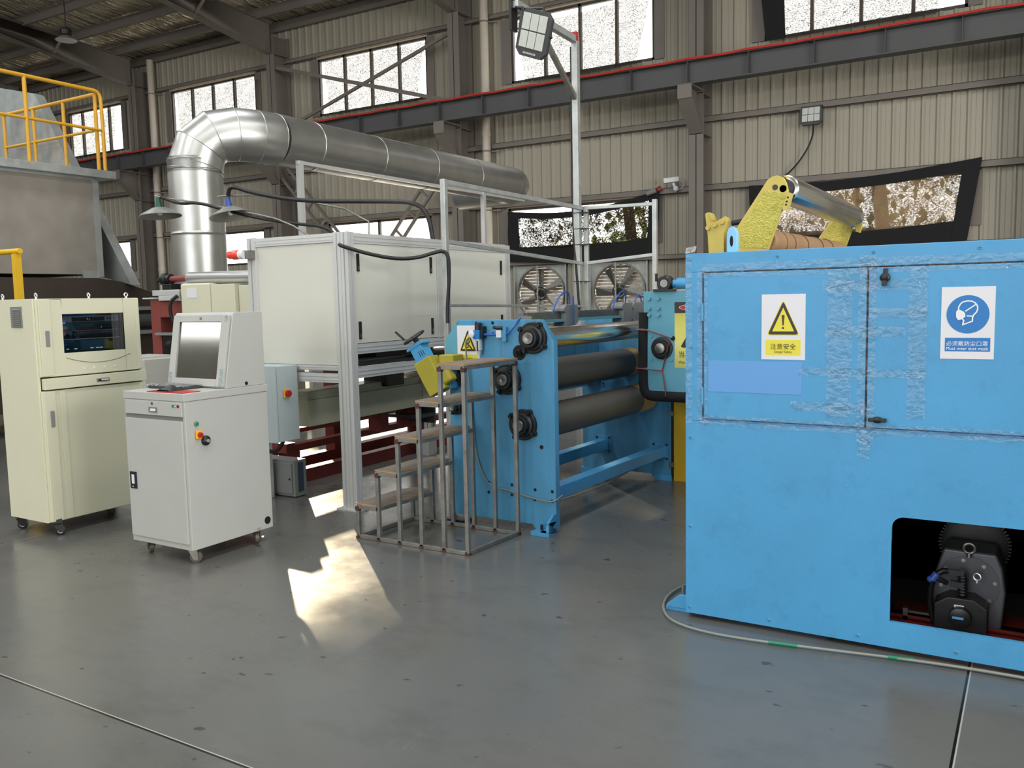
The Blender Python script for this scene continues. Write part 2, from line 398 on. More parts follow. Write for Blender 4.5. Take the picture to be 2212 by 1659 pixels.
# floor and plain walls
mb = MB().box(-38, 14, -14, 17.9, -0.2, 0.0)
struct(mb.build('floor', floor_mat()), 'grey polished concrete floor with saw-cut joints and oil spots', 'floor')
HIGH = [(-27.55, -24.75), (-22.37, -18.80), (-16.45, -12.90), (-10.52, -7.04), (-4.76, -1.24)]
LOW = [(-27.5, -24.72), (-22.40, -18.72), (-16.30, -12.89), (-10.68, -7.11), (-4.86, -1.15)]
FANS = [(-9.84, 1.66), (-7.88, 1.66)]
def ribbed(mb, x0, x1, z0, z1):
    """profiled cladding strip between x0 and x1"""
    P = 0.245; pr = [(0.0, 0.0), (0.030, 0.032), (0.060, 0.032), (0.090, 0.0), (0.150, 0.0), (0.158, 0.006), (0.166, 0.0)]
    xs = [(x0, 0.0)]
    k = math.floor(x0 / P)
    while k * P < x1:
        for dx, dy in pr:
            x = k * P + dx
            if x0 < x < x1: xs.append((x, dy))
        k += 1
    xs.append((x1, 0.0))
    vs = [(x, WY - d, z) for x, d in xs for z in (z0, z1)]
    mb.add(vs, [(2 * i, 2 * i + 2, 2 * i + 3, 2 * i + 1) for i in range(len(xs) - 1)])
def band(mb, z0, z1, holes):
    x = -38.0
    for a, b in sorted(holes) + [(14.0, 14.0)]:
        if a > x: ribbed(mb, x, a, z0, z1)
        x = b
mb = MB(); FH = [(c - 0.68, c + 0.68) for c, _ in FANS]
DOOR = [(-16.3, -11.95)]
band(mb, 0, 0.98, DOOR); band(mb, 0.98, 2.34, FH + DOOR); band(mb, 2.34, 2.68, []); band(mb, 2.68, 3.64, LOW); band(mb, 3.64, 6.45, []); band(mb, 6.45, 7.92, HIGH); band(mb, 7.92, 9.0, [])
# outer skin behind the ribs closes the hall to daylight
def skin(z0, z1, holes):
    x = -38.0
    for a, b in sorted(holes) + [(14.0, 14.0)]:
        if a > x: mb.box(x, a, WY + 0.03, WY + 0.08, z0, z1)
        x = b
skin(0, 0.98, DOOR); skin(0.98, 2.34, FH + DOOR); skin(2.34, 2.68, []); skin(2.68, 3.64, LOW); skin(3.64, 6.45, []); skin(6.45, 7.92, HIGH); skin(7.92, 9.1, [])
struct(mb.build('wall_back', 'wall', angle=20), 'ribbed beige metal sheet wall with two rows of windows', 'wall')
struct(MB().box(-38.2, -38, -14, 17.7, 0, 11).build('wall_left', 'wall'), 'far end wall of metal sheet', 'wall')
struct(MB().box(14, 14.2, -14, 17.7, 0, 11).build('wall_right', 'wall'), 'near end wall of metal sheet', 'wall')
struct(MB().box(-38, 14, -14.2, -14, 0, 11.2).build('wall_front', 'wall'), 'long metal sheet wall opposite the windows', 'wall')

p = MB(); p.box(-16.38, -16.3, WY - 0.04, WY + 0.08, 0, 2.4); p.box(-11.95, -11.87, WY - 0.04, WY + 0.08, 0, 2.4); p.box(-16.38, -11.87, WY - 0.04, WY + 0.08, 2.34, 2.42)
struct(p.build('door_1', 'steelgrey'), 'wide open loading door in the window wall behind the white enclosure', 'door')
struct(MB().box(-45, 20, 17.9, 60, -0.3, -0.02).build('ground', mat('yard_concrete', (176, 172, 162), 0.8, var=0.1, vscale=0.5)), 'pale concrete yard outside the open door', 'ground')
# roof: crinkled foil insulation on the underside
foil = mat('foil_insulation', (226, 216, 194), 0.26, 0.5, var=0.15, vscale=0.8)
_n = foil.node_tree.nodes; _l = foil.node_tree.links
_tc = _n.new('ShaderNodeTexCoord'); _mp = _n.new('ShaderNodeMapping'); _mp.inputs['Scale'].default_value = (2.6, 0.55, 1)
_mp.inputs['Rotation'].default_value = (0, 0, R(12)); _l.new(_tc.outputs['Object'], _mp.inputs['Vector'])
_no = _n.new('ShaderNodeTexNoise'); _no.inputs['Scale'].default_value = 2.2; _no.inputs['Detail'].default_value = 3; _no.inputs['Distortion'].default_value = 0.7
_l.new(_mp.outputs['Vector'], _no.inputs['Vector'])
_bp = _n.new('ShaderNodeBump'); _bp.inputs['Strength'].default_value = 1.0; _bp.inputs['Distance'].default_value = 0.35
_l.new(_no.outputs['Fac'], _bp.inputs['Height']); _l.new(_bp.outputs['Normal'], _n['Principled BSDF'].inputs['Normal'])
PURL = [17.45, 16.5, 15.15, 13.8, 12.45, 11.1, 9.75, 8.4]
mb = MB()
def sag(u, v):
    x = -38 + 52 * u; y = -14 + 31.75 * v
    return V((x, y, roof_z(y) + 0.06 + 0.03 * math.sin(x * 1.7 + y) * math.sin(y * 2.3)))
mb.grid(sag, 130, 90); mb.box(-38, 14, -14, 17.8, 11.3, 11.4)
struct(mb.build('ceiling', foil), 'sloping roof lined with crinkled silver foil insulation', 'ceiling')
for i, y in enumerate(PURL):
    z = roof_z(y); p = MB()
    p.box(-38, 14, y - 0.012, y + 0.012, z - 0.22, z + 0.02); p.box(-38, 14, y - 0.01, y + 0.075, z - 0.22, z - 0.2); p.box(-38, 14, y - 0.01, y + 0.075, z - 0.0, z + 0.02); p.box(-38, 14, y + 0.07, y + 0.08, z - 0.22, z - 0.18)
    tag(p.build('roof_purlin', 'steelgrey'), 'grey roof purlin %s' % ['along the eaves above the windows', 'next in from the eaves purlin', 'third in from the eaves', 'fourth in from the eaves', 'fifth in from the eaves', 'sixth in from the eaves', 'seventh in from the eaves', 'eighth in from the eaves'][i], 'purlin', 'roof purlins', 'structure')
COLX = [-29.3, -23.42, -17.60, -11.72, -5.94, -0.05]
CNAME = ['behind the oven at the far end', 'behind the oven hood, beside the far white downpipe', 'behind the bend of the silver duct', 'beside the white downpipe near the floodlight post', 'beside the white camera, left of the yellow roller arm', 'beyond the big blue housing, towards the open end']
for i, x in enumerate(COLX):
    p = MB(); fy, by = 16.98, 17.52
    p.box(x - 0.15, x + 0.15, fy, fy + 0.02, 0, 8.6); p.box(x - 0.15, x + 0.15, by, by + 0.02, 0, 8.6); p.box(x - 0.008, x + 0.008, fy, by, 0, 8.6)
    for z in (4.72, 5.5, 8.1): p.box(x - 0.14, x + 0.14, fy, by, z, z + 0.016)
    c = p.build('steel_column', 'steelgrey')
    # corbel that carries the crane beam
    q = MB(); q.yz([(16.99, 5.56), (16.34, 5.56), (16.34, 5.32), (16.99, 4.74)], x - 0.012, x + 0.012)
    q.box(x - 0.14, x + 0.14, 16.32, 16.99, 5.54, 5.565); q.obox((x, 16.665, 5.03), (0.14, 0, 0), (0, 0.325, -0.29), (0, 0.008, 0.009)); q.box(x - 0.14, x + 0.14, 16.32, 16.34, 5.3, 5.56)
    struct(c, 'grey H-section steel column ' + CNAME[i], 'column'); c['group'] = 'columns along the window wall'
    q.build('corbel', 'steelgrey', c)
    if i < 5:
        p = MB(); y0, y1 = 17.2, 3.0
        def bz(y): return 8.10 + (17.0 - y) * 0.147 if y > 11.5 else 8.10 + 5.5 * 0.147 + (11.5 - y) * 0.066
        ys = [17.0, 14.0, 11.5, 8.0, 4.0]
        for a, b in zip(ys, ys[1:]):
            ta, tb = roof_z(a) - 0.2, roof_z(b) - 0.2
            p.yz([(a, bz(a)), (b, bz(b)), (b, tb), (a, ta)], x - 0.008, x + 0.008)
            p.prism([(x - 0.12, a, bz(a)), (x - 0.12, b, bz(b)), (x - 0.12, b, bz(b) + 0.018), (x - 0.12, a, bz(a) + 0.018)], (0.24, 0, 0))
            p.prism([(x - 0.12, a, ta), (x - 0.12, b, tb), (x - 0.12, b, tb + 0.018), (x - 0.12, a, ta + 0.018)], (0.24, 0, 0))
        for y in (16.9, 13.0, 9.5): p.box(x - 0.1, x + 0.1, y - 0.01, y + 0.01, bz(y), roof_z(y) - 0.2)
        for y in (14.6, 11.0): p.bar((x, y, bz(y)), (x + 0.75, y, roof_z(y) - 0.15), 0.05, 0.05)
        r = p.build('roof_rafter', 'steelgrey')
        struct(r, 'tapered grey roof rafter above the column ' + CNAME[i], 'rafter'); r['group'] = 'roof rafters'
# wall girts
for z, h, lb in ((7.98, 0.10, 'just above the upper windows'), (5.08, 0.12, 'halfway up the wall under the crane beam'), (3.72, 0.12, 'just above the lower windows'), (2.36, 0.10, 'above the wall fans')):
    p = MB(); p.box(-38, 14, WY - 0.16, WY - 0.035, z - h / 2, z - h / 2 + 0.008); p.box(-38, 14, WY - 0.16, WY - 0.152, z - h / 2, z + h / 2); p.box(-38, 14, WY - 0.16, WY - 0.035, z + h / 2 - 0.008, z + h / 2)
    tag(p.build('wall_girt', 'steelgrey'), 'grey horizontal wall girt ' + lb, 'girt', 'girts on the window wall', 'structure')
# crane beam and its cable
p = MB(); y = 16.5; p.box(-38, 14, y - 0.13, y + 0.13, 5.565, 5.585); p.box(-38, 14, y - 0.13, y + 0.13, 5.985, 6.005); p.box(-38, 14, y - 0.006, y + 0.006, 5.58, 5.99); p.box(-38, 14, y - 0.03, y + 0.03, 6.0, 6.06)
x = -37.5
while x < 13: p.box(x - 0.005, x + 0.005, y - 0.12, y + 0.12, 5.58, 5.99); x += 1.17
struct(p.build('crane_beam', 'craneblue'), 'dark grey crane runway beam running the length of the wall', 'beam')
p = MB(); pts = []
x = -37.5
while x < 13.5: pts.append((x, 16.34, 6.01 + 0.012 * math.sin(x * 5.1))); x += 0.39
p.tube(pts, 0.022, 6)
tag(p.build('busbar_cable', 'cable'), 'thin red cable along the top of the dark crane beam', 'cable')
# braces between the second and third column
for (a, b, s) in (((-17.5, 17.05, 7.75), (-11.9, 17.05, 6.15), 'falling from the column behind the duct bend'), ((-17.3, 17.15, 6.15), (-11.8, 17.15, 7.75), 'rising to the column beside the floodlight post')):
    p = MB(); p.bar(a, b, 0.06, 0.07); p.bar((a[0], a[1] + .03, a[2] + .03), (b[0], b[1] + .03, b[2] + .03), 0.008, 0.06)
    struct(p.build('cross_brace', 'steelgrey'), 'single steel cross brace in front of an upper window, ' + s, 'brace')
for x0, x1, s in ((-17.35, -14.75, 'sloping down from the column behind the duct bend'), (-11.95, -14.35, 'sloping down from the column by the floodlight post')):
    p = MB(); a, b = V((x0, 17.1, 5.0)), V((x1, 17.1, 2.3)); d = (b - a).normalized(); n = V((d.z, 0, -d.x)) * 0.16
    for sg in (-1, 1): p.bar(a + n * sg, b + n * sg, 0.07, 0.06)
    for k in range(1, 6): c = a.lerp(b, k / 6); p.bar(c - n, c + n, 0.05, 0.05)
    struct(p.build('ladder_brace', 'steelgrey'), 'ladder-shaped double brace above the white enclosure, ' + s, 'brace')
# downpipes
for x, s in ((-22.96, 'beside the far column behind the oven'), (-11.10, 'beside the column by the floodlight post')):
    p = MB(); p.cyl((x, 17.34, 0), (x, 17.34, 8.85), 0.098, n=20)
    for z in (2.6, 5.3): p.cyl((x, 17.34, z), (x, 17.34, z + 0.12), 0.106, n=20)
    o = p.build('downpipe', 'pvc'); tag(o, 'white plastic downpipe ' + s, 'pipe', 'white downpipes')
    for z in (7.85, 4.95, 3.6, 2.2): MB().cyl((x, 17.34, z), (x, 17.34, z + 0.03), 0.112, n=20).bar((x, 17.34, z + .015), (x + 0.25, 17.5, z + .015), 0.03, 0.03).build('clip', 'steelgrey', o)
# windows
def window(idx, x0, x1, z0, z1, bars, label, trim=True):
    p = MB(); y0, y1 = WY - 0.02, WY + 0.06; w = 0.055
    p.box(x0, x1, y0, y1, z0, z0 + w); p.box(x0, x1, y0, y1, z1 - w, z1); p.box(x0, x0 + w, y0, y1, z0, z1); p.box(x1 - w, x1, y0, y1, z0, z1)
    for k in range(1, bars):
        x = x0 + (x1 - x0) * k / bars; p.box(x - 0.03, x + 0.03, y0, y1, z0, z1)
    o = p.build('window_%d' % idx, 'winframe'); struct(o, label, 'window')
    MB().box(x0, x1, WY + 0.035, WY + 0.039, z0, z1).build('pane', 'glass', o)
    if trim:
        t = MB(); t.box(x0 - 0.03, x1 + 0.03, WY - 0.06, WY, z1, z1 + 0.07); t.build('head_trim', 'winsill', o)
        t = MB(); t.box(x0 - 0.25, x0, WY - 0.05, WY + .0, z0, z1); t.box(x1, x1 + 0.22, WY - 0.05, WY, z0, z1); t.build('jamb_trim', 'steelgrey', o)
WN = ['behind the yellow railing', 'above the bend of the silver duct', 'crossed by steel braces', 'behind the floodlight post', 'at the top right above the yellow roller arm']
for i, (a, b) in enumerate(HIGH): window(i + 1, a, b, 6.45, 7.90, 4, 'upper window ' + WN[i], True)
WL = ['beyond the galvanised hood, half hidden', 'beside the red beacon, very bright', 'above the white enclosure, very bright', 'behind the pipe frame, above the wall fans', 'behind the yellow roller arm']
for i, (a, b) in enumerate(LOW): window(i + 6, a, b, 2.68, 3.64, 2, 'lower window ' + WL[i], True)
# shade nets
def netcloth(name, matn, outline, label, sag=0.03, hem=None, group=None):
    """outline: corners top-left, top-right, bottom-right, bottom-left as (x, z)"""
    (ax, az), (bx, bz), (cx, cz), (dx, dz) = outline
    ph = random.random() * 6
    def fn(u, v):
        x = (ax + (bx - ax) * u) * (1 - v) + (dx + (cx - dx) * u) * v
        z = (az + (bz - az) * u) * (1 - v) + (dz + (cz - dz) * u) * v
        z -= sag * math.sin(math.pi * u) * (1 - 0.6 * v)
        x *= 0.9875; z = 1.55 + (z - 1.55) * 0.9875
        return V((x, WY - 0.22 - 0.03 * math.sin(7 * u + ph) * math.sin(math.pi * v) - 0.015 * math.sin(23 * u + 9 * v + ph), z))
    o = MB().grid(fn, 48, 16).build(name, matn); tag(o, label, 'shade net', group)
    if hem:
        l, r, t, b = hem; h = MB(); off = V((0, -0.012, 0))
        if t: h.grid(lambda u, v: fn(u, v * t) + off, 40, 4)
        if b: h.grid(lambda u, v: fn(u, 1 - v * b) + off, 40, 4)
        if l: h.grid(lambda u, v: fn(u * l, v) + off * 1.6, 4, 16)
        if r: h.grid(lambda u, v: fn(1 - u * r, v) + off * 1.6, 4, 16)
        h.build('hem', 'hem', o)
    return o
G = 'nets over the upper windows'
netcloth('shade_net', 'netlight', [(-27.5, 7.86), (-25.1, 7.80), (-25.3, 6.47), (-27.5, 6.47)], 'pale speckled shade net on the upper window behind the yellow railing', 0.06, None, G)
netcloth('shade_net', 'netlight', [(-22.2, 7.84), (-18.86, 7.80), (-19.05, 6.47), (-22.05, 6.47)], 'pale speckled shade net on the upper window above the duct bend', 0.02, None, G)
netcloth('shade_net', 'netlight', [(-16.3, 7.84), (-12.96, 7.80), (-13.28, 6.45), (-16.15, 6.47)], 'pale speckled shade net on the upper window crossed by braces', 0.02, None, G)
netcloth('shade_net', 'netlight', [(-10.35, 7.78), (-7.12, 7.9), (-7.48, 6.44), (-10.2, 6.47)], 'pale speckled shade net on the upper window behind the floodlight post', 0.12, None, G)
netcloth('shade_net', 'netlight', [(-4.9, 8.0), (-1.45, 8.0), (-1.75, 6.42), (-4.75, 6.45)], 'pale speckled shade net with a torn dark left edge at the top right', 0.0, (0.13, 0, 0, 0), G)
G = 'nets over the lower windows'
netcloth('shade_net', 'netdark', [(-10.72, 3.58), (-6.95, 3.78), (-7.05, 2.42), (-10.72, 2.42)], 'black shade net sagging over the wall fans behind the pipe frame', 0.20, (0.08, 0.06, 0.12, 0.30), G)
netcloth('shade_net', 'netgold', [(-5.05, 3.70), (-0.95, 3.86), (-1.15, 2.42), (-5.0, 2.30)], 'black shade net glowing gold behind the yellow roller arm', 0.10, (0.06, 0.07, 0.14, 0.26), G)
# trees outside the wall, seen through the pin holes
for x, s in ((-9.5, 'beyond the pipe frame'), (-3.2, 'beyond the yellow roller arm')):
    p = MB(); p.tube([(x, 22, -0.2), (x + 0.1, 22, 2.2), (x - 0.1, 22, 4)], 0.16, 8)
    o = p.build('tree', 'redox'); tag(o, 'tree outside the window ' + s + ', seen only through the net', 'tree')
    o.data.materials[0] = mat('bark', (70, 60, 48), 0.9)
    lf = mat('leaves', (108, 120, 60), 0.7, var=0.3, vscale=3); q = MB()
    for k in range(320):
        c = V((x + random.gauss(0, 1.3), 22 + random.gauss(0, 0.7), 3.0 + random.gauss(0, 0.8))); u, w = perp(V((random.uniform(-1, 1), random.uniform(-1, 1), random.uniform(-1, 1))))
        u *= random.uniform(.05, .11); w *= random.uniform(.1, .2); q.add([c - u, c + w, c + u, c - w], [(0, 1, 2, 3)])
    q.build('foliage', lf, o)
# wall fans
def fan(cx, cz, ang, label):
    t = thing('exhaust_fan', (cx, WY, cz - 0.68), label, 'fan', 'exhaust fans in the wall'); y = WY - 0.06
    f = MB(); s = 0.69
    f.box(cx - s, cx + s, y - 0.05, y + 0.09, cz + s - 0.03, cz + s); f.box(cx - s, cx + s, y - 0.05, y + 0.09, cz - s, cz - s + 0.03); f.box(cx - s, cx - s + 0.03, y - 0.05, y + 0.09, cz - s, cz + s); f.box(cx + s - 0.03, cx + s, y - 0.05, y + 0.09, cz - s, cz + s)
    # square plate with a round opening
    n = 32; vs = []; fs = []
    for i in range(n):
        a = 2 * math.pi * i / n; c, sn = math.cos(a), math.sin(a); k = 0.66 / max(abs(c), abs(sn))
        vs += [(cx + 0.61 * c, y + 0.03, cz + 0.61 * sn), (cx + k * c, y + 0.03, cz + k * sn)]
    for i in range(n): j = (i + 1) % n; fs.append((2 * i, 2 * i + 1, 2 * j + 1, 2 * j))
    f.add(vs, fs); f.build('housing', 'galv', t)
    MB().lathe((cx, y - 0.03, cz), (0, 1, 0), [(0, 0.63), (0.0, 0.60), (0.1, 0.60), (0.1, 0.63), (0, 0.63)], 40, cap=False).build('shroud_ring', 'bare', t)
    hub = MB().lathe((cx, y + 0.0, cz), (0, 1, 0), [(0, 0.0), (0.0, 0.08), (0.06, 0.08), (0.06, 0)], 20); hub.build('hub', 'iron', t)
    MB().ring((cx, y - 0.015, cz), (0, 1, 0), 0.145, 0.012).build('pulley', 'iron', t)
    for k in range(6):
        a = R(ang + 60 * k); d = V((math.cos(a), 0, math.sin(a))); w = V((-math.sin(a), 0, math.cos(a))); c0 = V((cx, y + 0.03, cz))
        b = MB(); A = c0 + d * 0.07; B = c0 + d * 0.56
        b.prism([A - w * 0.05, B - w * 0.10 + V((0, -0.035, 0)), B + w * 0.085 + V((0, 0.03, 0)), A + w * 0.05], V((0, 0.006, 0))); b.build('blade', 'steel', t)
    l = MB(); k = 0; z = cz - 0.62
    while z < cz + 0.60: l.obox((cx, y + 0.105, z + 0.04), (0.61, 0, 0), (0, 0.012, 0.0371), (0, 0.003, 0)); z += 0.075
    l.build('louvre', 'bare', t)
    st = MB().box(cx - 0.075, cx - 0.045, y - 0.05, y - 0.03, cz - 0.67, cz + 0.67); st.build('support_strut', 'galv', t)
fan(FANS[0][0], FANS[0][1], 30, 'square exhaust fan in the wall nearer the white enclosure, strip of daylight through its louvres')
fan(FANS[1][0], FANS[1][1], 0, 'square exhaust fan in the wall nearer the teal machine plate')
# wall floodlight, camera
def floodlight(root, c, ux, uz, w, h, d):
    c, ux, uz = V(c), V(ux).normalized(), V(uz).normalized(); nn = uz.cross(ux)      # nn points away from the lit side
    def P(x, z, t): return c + ux * x + uz * z + nn * t
    k = 0.16 * w
    out = [(-w / 2 + k, h / 2), (w / 2 - k, h / 2), (w / 2, h / 2 - k), (w / 2, -h / 2 + k), (w / 2 - k, -h / 2), (-w / 2 + k, -h / 2), (-w / 2, -h / 2 + k), (-w / 2, h / 2 - k)]
    MB().prism([P(x, z, 0) for x, z in out], nn * d).build('body', 'darkgrey', root, 0.006)
    fins = MB()
    for i in range(6): x = -w * 0.3 + w * 0.12 * i; fins.obox(P(x, 0, d + 0.02), ux * 0.004, uz * h * 0.36, nn * 0.03)
    fins.build('heat_sink', 'black', root)
    for i in range(3):
        for j in range(2):
            x = (i - 1) * w * 0.262; z = (0.5 - j) * h * 0.375 + h * 0.045
            MB().obox(P(x, z, -0.004), ux * w * 0.122, uz * h * 0.175, nn * 0.006).build('led_lens', 'lens', root, 0.003)
    return P
t = thing('wall_floodlight', (-3.8, 17.4, 4.87), 'black floodlight with six pale lenses on the wall above the yellow roller arm', 'floodlight')
P = floodlight(t, (-3.81, 17.30, 4.875), (1, 0, 0), (0, 0.12, 1), 0.42, 0.36, 0.06)
MB().box(-4.0, -3.62, 17.36, 17.47, 5.02, 5.06).build('bracket', 'black', t)
p = MB().tube([(-3.78, 17.38, 4.70), (-3.8, 17.45, 4.5), (-3.95, 17.47, 4.2), (-4.2, 17.48, 3.9), (-4.5, 17.5, 3.72)], 0.016, 8, smooth=2)
tag(p.build('lamp_cable', 'black'), 'black cable hanging from the wall floodlight', 'cable')
t = thing('security_camera', (-6.56, 17.4, 3.78), 'small white bullet camera on the girt left of the steel column', 'camera')
p = MB(); p.bar((-6.72, 17.22, 3.90), (-6.44, 17.36, 3.93), 0.1, 0.1); p.build('camera_body', 'paper', t, 0.01)
MB().sphere((-6.5, 17.36, 3.74), 0.06).cyl((-6.52, 17.34, 3.78), (-6.55, 17.32, 3.86), 0.03).build('mount', 'paper', t)
MB().tube([(-6.45, 17.38, 3.92), (-6.36, 17.42, 3.88), (-6.38, 17.44, 3.76), (-6.46, 17.4, 3.72)], 0.008, 6, smooth=2).build('lead', 'paper', t)
t = thing('security_camera', (-7.0, 17.38, 3.72), 'small camera beside a red bow at the corner of the black net', 'camera')
MB().cyl((-7.12, 17.28, 3.68), (-6.92, 17.32, 3.74), 0.055).build('camera_body', 'midgrey', t); MB().cyl((-6.92, 17.32, 3.74), (-6.86, 17.4, 3.78), 0.04, 0.06).build('mount', 'redpost', t)
# high bay lamp
t = thing('high_bay_lamp', (-20.3, 13, 8.2), 'black pendant lamp with a white bell shade hanging from the roof', 'pendant lamp')
c = V((-20.25, 13.0, 7.95)); MB().lathe(c, (0, 0, 1), [(0, 0.25), (0.012, 0.255), (0.07, 0.17), (0.10, 0.13), (0.092, 0.12), (0.02, 0.24), (0.006, 0.24)], 32, cap=False).build('shade', 'steelgrey', t)
MB().lathe(c + V((0, 0, 0.004)), (0, 0, 1), [(0, 0.24), (0.07, 0.16), (0.07, 0)], 32).build('reflector', 'paper', t)
MB().lathe(c + V((0, 0, 0.09)), (0, 0, 1), [(0, 0.12), (0.03, 0.14), (0.05, 0.12), (0.16, 0.13), (0.19, 0.11), (0.19, 0)], 28).build('driver', 'black', t)
MB().cyl(c + V((0, 0, 0.27)), c + V((0, 0, 1.30)), 0.012, n=8).build('rod', 'black', t)
# no roof light panels built; added area lamps give the overhead light

# ------------------------------------------------------------------ drying oven with platform (far left)
t = thing('drying_oven', (-11.7, 5.6, 0), 'grey board-clad drying oven with yellow railings and a galvanised end hood', 'machine')
ox = -10.66
MB().box(-12.8, ox, 3.2, 7.08, 1.98, 3.22).build('side_board', 'board', t)
p = MB(); p.box(ox - 0.02, ox + 0.02, 7.06, 7.14, 1.95, 3.22); p.box(ox - 0.02, ox + 0.012, 6.85, 7.1, 1.93, 2.03); p.box(ox - 0.02, ox + 0.012, 3.2, 7.1, 3.2, 3.24); p.build('corner_trim', 'sheet', t)
MB().box(-12.9, ox + 0.12, 3.0, 7.34, 3.235, 3.335).build('deck', 'galv', t, 0.004)
p = MB(); y0 = 7.36
p.xz([(-13.5, 4.86), (-12.36, 4.60), (-12.30, 4.57), (-10.40, 1.843), (-11.23, 2.0), (-13.5, 2.0)], y0, y0 + 0.14)
p.build('end_hood', 'sheet', t)
# felt-covered lower body
p = MB(); p.yz([(3.0, 1.93), (7.0, 1.93), (7.35, 1.88), (7.72, 1.76), (7.95, 1.70), (8.0, 1.2), (7.9, 0.3), (3.0, 0.3)], -12.8, ox + 0.12)
p.build('lower_body', 'yellowbrown', t)
p = MB()
for z in (1.50, 1.18): p.box(ox + 0.12, ox + 0.2, 3.2, 8.3, z, z + 0.05)
p.build('side_rail', 'midgrey', t)
MB().cyl((ox + 0.13, 3.2, 1.36), (ox + 0.13, 8.2, 1.36), 0.10, n=24).build('drum', 'darkgrey', t)
for y in (3.4, 7.7): MB().box(ox - 0.3, ox - 0.1, y, y + 0.2, 0, 0.32).build('leg', 'redox', t)
# railing
r = 0.024
p = MB(); p.tube([(ox, 3.1, 4.375), (ox, 7.16, 4.375), (ox, 7.24, 4.35), (ox, 7.27, 4.27), (ox, 7.27, 3.335)], r, 10, smooth=1); p.build('handrail', 'railyellow', t)
p = MB(); p.tube([(ox, 3.1, 3.87), (ox, 7.25, 3.87)], r * 0.8, 10); p.build('mid_rail', 'railyellow', t)
for y in (4.9, 6.255): MB().cyl((ox, y, 3.335), (ox, y, 4.37), r, n=10).build('railing_post', 'railyellow', t)
MB().cyl((ox - 0.06, 7.22, 3.335), (ox - 0.06, 7.22, 4.33), r, n=10).build('railing_post', 'railyellow', t)
p = MB(); p.tube([(ox - 0.06, 7.22, 4.335), (-12.9, 7.22, 4.335)], r, 10); p.build('handrail', 'railyellow', t)
p = MB(); p.tube([(ox - 0.06, 7.22, 3.875), (-12.9, 7.22, 3.875)], r * 0.8, 10); p.build('mid_rail', 'railyellow', t)
for x in (-11.43, -12.14, -12.88): MB().cyl((x, 7.22, 3.335), (x, 7.22, 4.33), r, n=10).build('railing_post', 'railyellow', t)
# lower hand rail in front of the oven
t = thing('stair_rail', (-8.17, 4.6, 0), 'yellow hand rail post standing behind the cream cabinet', 'railing')
MB().box(-8.2, -8.14, 4.57, 4.63, 0, 2.06).build('rail_post', 'guardyellow', t); MB().tube([(-9.6, 4.6, 2.09), (-8.10, 4.6, 2.085)], 0.026, 10).build('rail', 'guardyellow', t)
MB().box(-9.62, -9.56, 4.57, 4.63, 0, 2.07).build('rail_post', 'guardyellow', t)

# ------------------------------------------------------------------ round duct
t = thing('exhaust_duct', (-8.0, 6.55, 0), 'big silver round duct rising behind the white enclosure and bending along the hall', 'duct')
rd = 0.305; dx = -8.0; zc = 3.53
p = MB(); prof = [(0.0, rd)]
for z in (0.85, 1.62, 2.45): prof += [(z - .03, rd), (z - .004, rd), (z, rd + .006), (z + .004, rd), (z + .03, rd)]
p.lathe((dx - 0.4, 6.87, 0.75), (0, 0, 1), prof + [(2.31, rd), (2.34, rd), (2.345, rd + .01), (2.35, rd)], 40); p.build('riser', 'duct', t, angle=60)
# segmented elbow: straight gores
cen = [V(q) for q in ((dx - 0.40, 6.87, 3.08), (dx - 0.395, 6.88, 3.16), (dx - 0.355, 6.935, 3.36), (dx - 0.26, 7.06, 3.49), (dx - 0.13, 7.24, zc), (dx - 0.035, 7.46, zc), (dx, 7.72, zc))]
p = MB(); p.tube(cen, rd, 40)
for i, c in enumerate(cen): d = (cen[min(i + 1, 6)] - cen[max(i - 1, 0)]); p.ring(c, d, rd, 0.005, 40, 6)
p.build('elbow', 'duct', t, angle=16)
p = MB(); prof = [(0, rd)]
for y in (0.6, 1.8, 3.0, 4.2): prof += [(y - .03, rd), (y - .003, rd), (y, rd + .004), (y + .003, rd), (y + .03, rd)]
prof += [(5.5, rd)]; p.lathe((dx, 7.72, zc), (0, 1, 0), prof, 40); p.build('straight_run', 'duct', t, angle=60)
p = MB(); pts = [(dx - 0.4 + 0.4 * math.cos(R(a)), 13.2 + 0.4 * math.sin(R(a)), zc) for a in range(0, 91, 18)] + [(dx - 1.3, 13.6, zc)]
p.tube(pts, rd, 40); p.build('end_elbow', 'duct', t, angle=22)
p = MB(); p.bar((dx + 0.29, 7.8, 3.24), (dx + 0.29, 13.2, 3.24), 0.04, 0.04); p.build('support_rail', 'alu', t)
for y in (7.84, 11.9):
    MB().box(dx + 0.26, dx + 0.33, y - 0.03, y + 0.03, 0, 3.26).build('support_post', 'alu', t)
MB().box(dx - 0.9, dx + 0.1, 6.4, 7.35, 0, 0.78).build('blower_box', 'sheet', t)

# ------------------------------------------------------------------ cream machine with satin roller between the cabinets
t = thing('winding_unit', (-7.0, 5.6, 0), 'cream winding unit on a rust-red post with a satin steel roller on top', 'machine')
yF = 5.6; k = (yF - 0) / 6.2
def CX_(x): return x * k
def CZ_(z): return 1.55 + (z - 1.55) * k
MB().box(CX_(-7.93), CX_(-7.46), yF, yF + 0.5, 0.98, CZ_(1.785)).build('end_cover', 'cream', t, 0.02)
MB().box(CX_(-7.455), CX_(-7.09), yF + 0.01, yF + 0.5, 0.98, CZ_(1.765)).build('middle_cover', 'cream', t, 0.004)
MB().box(CX_(-7.085), CX_(-6.6), yF + 0.05, yF + 0.45, 0.98, CZ_(1.75)).build('side_cover', 'creamdark', t, 0.004)
MB().box(CX_(-7.82), CX_(-7.66), yF - 0.004, yF, CZ_(1.63), CZ_(1.73)).build('note_paper', 'paper', t)
zr = CZ_(1.845)
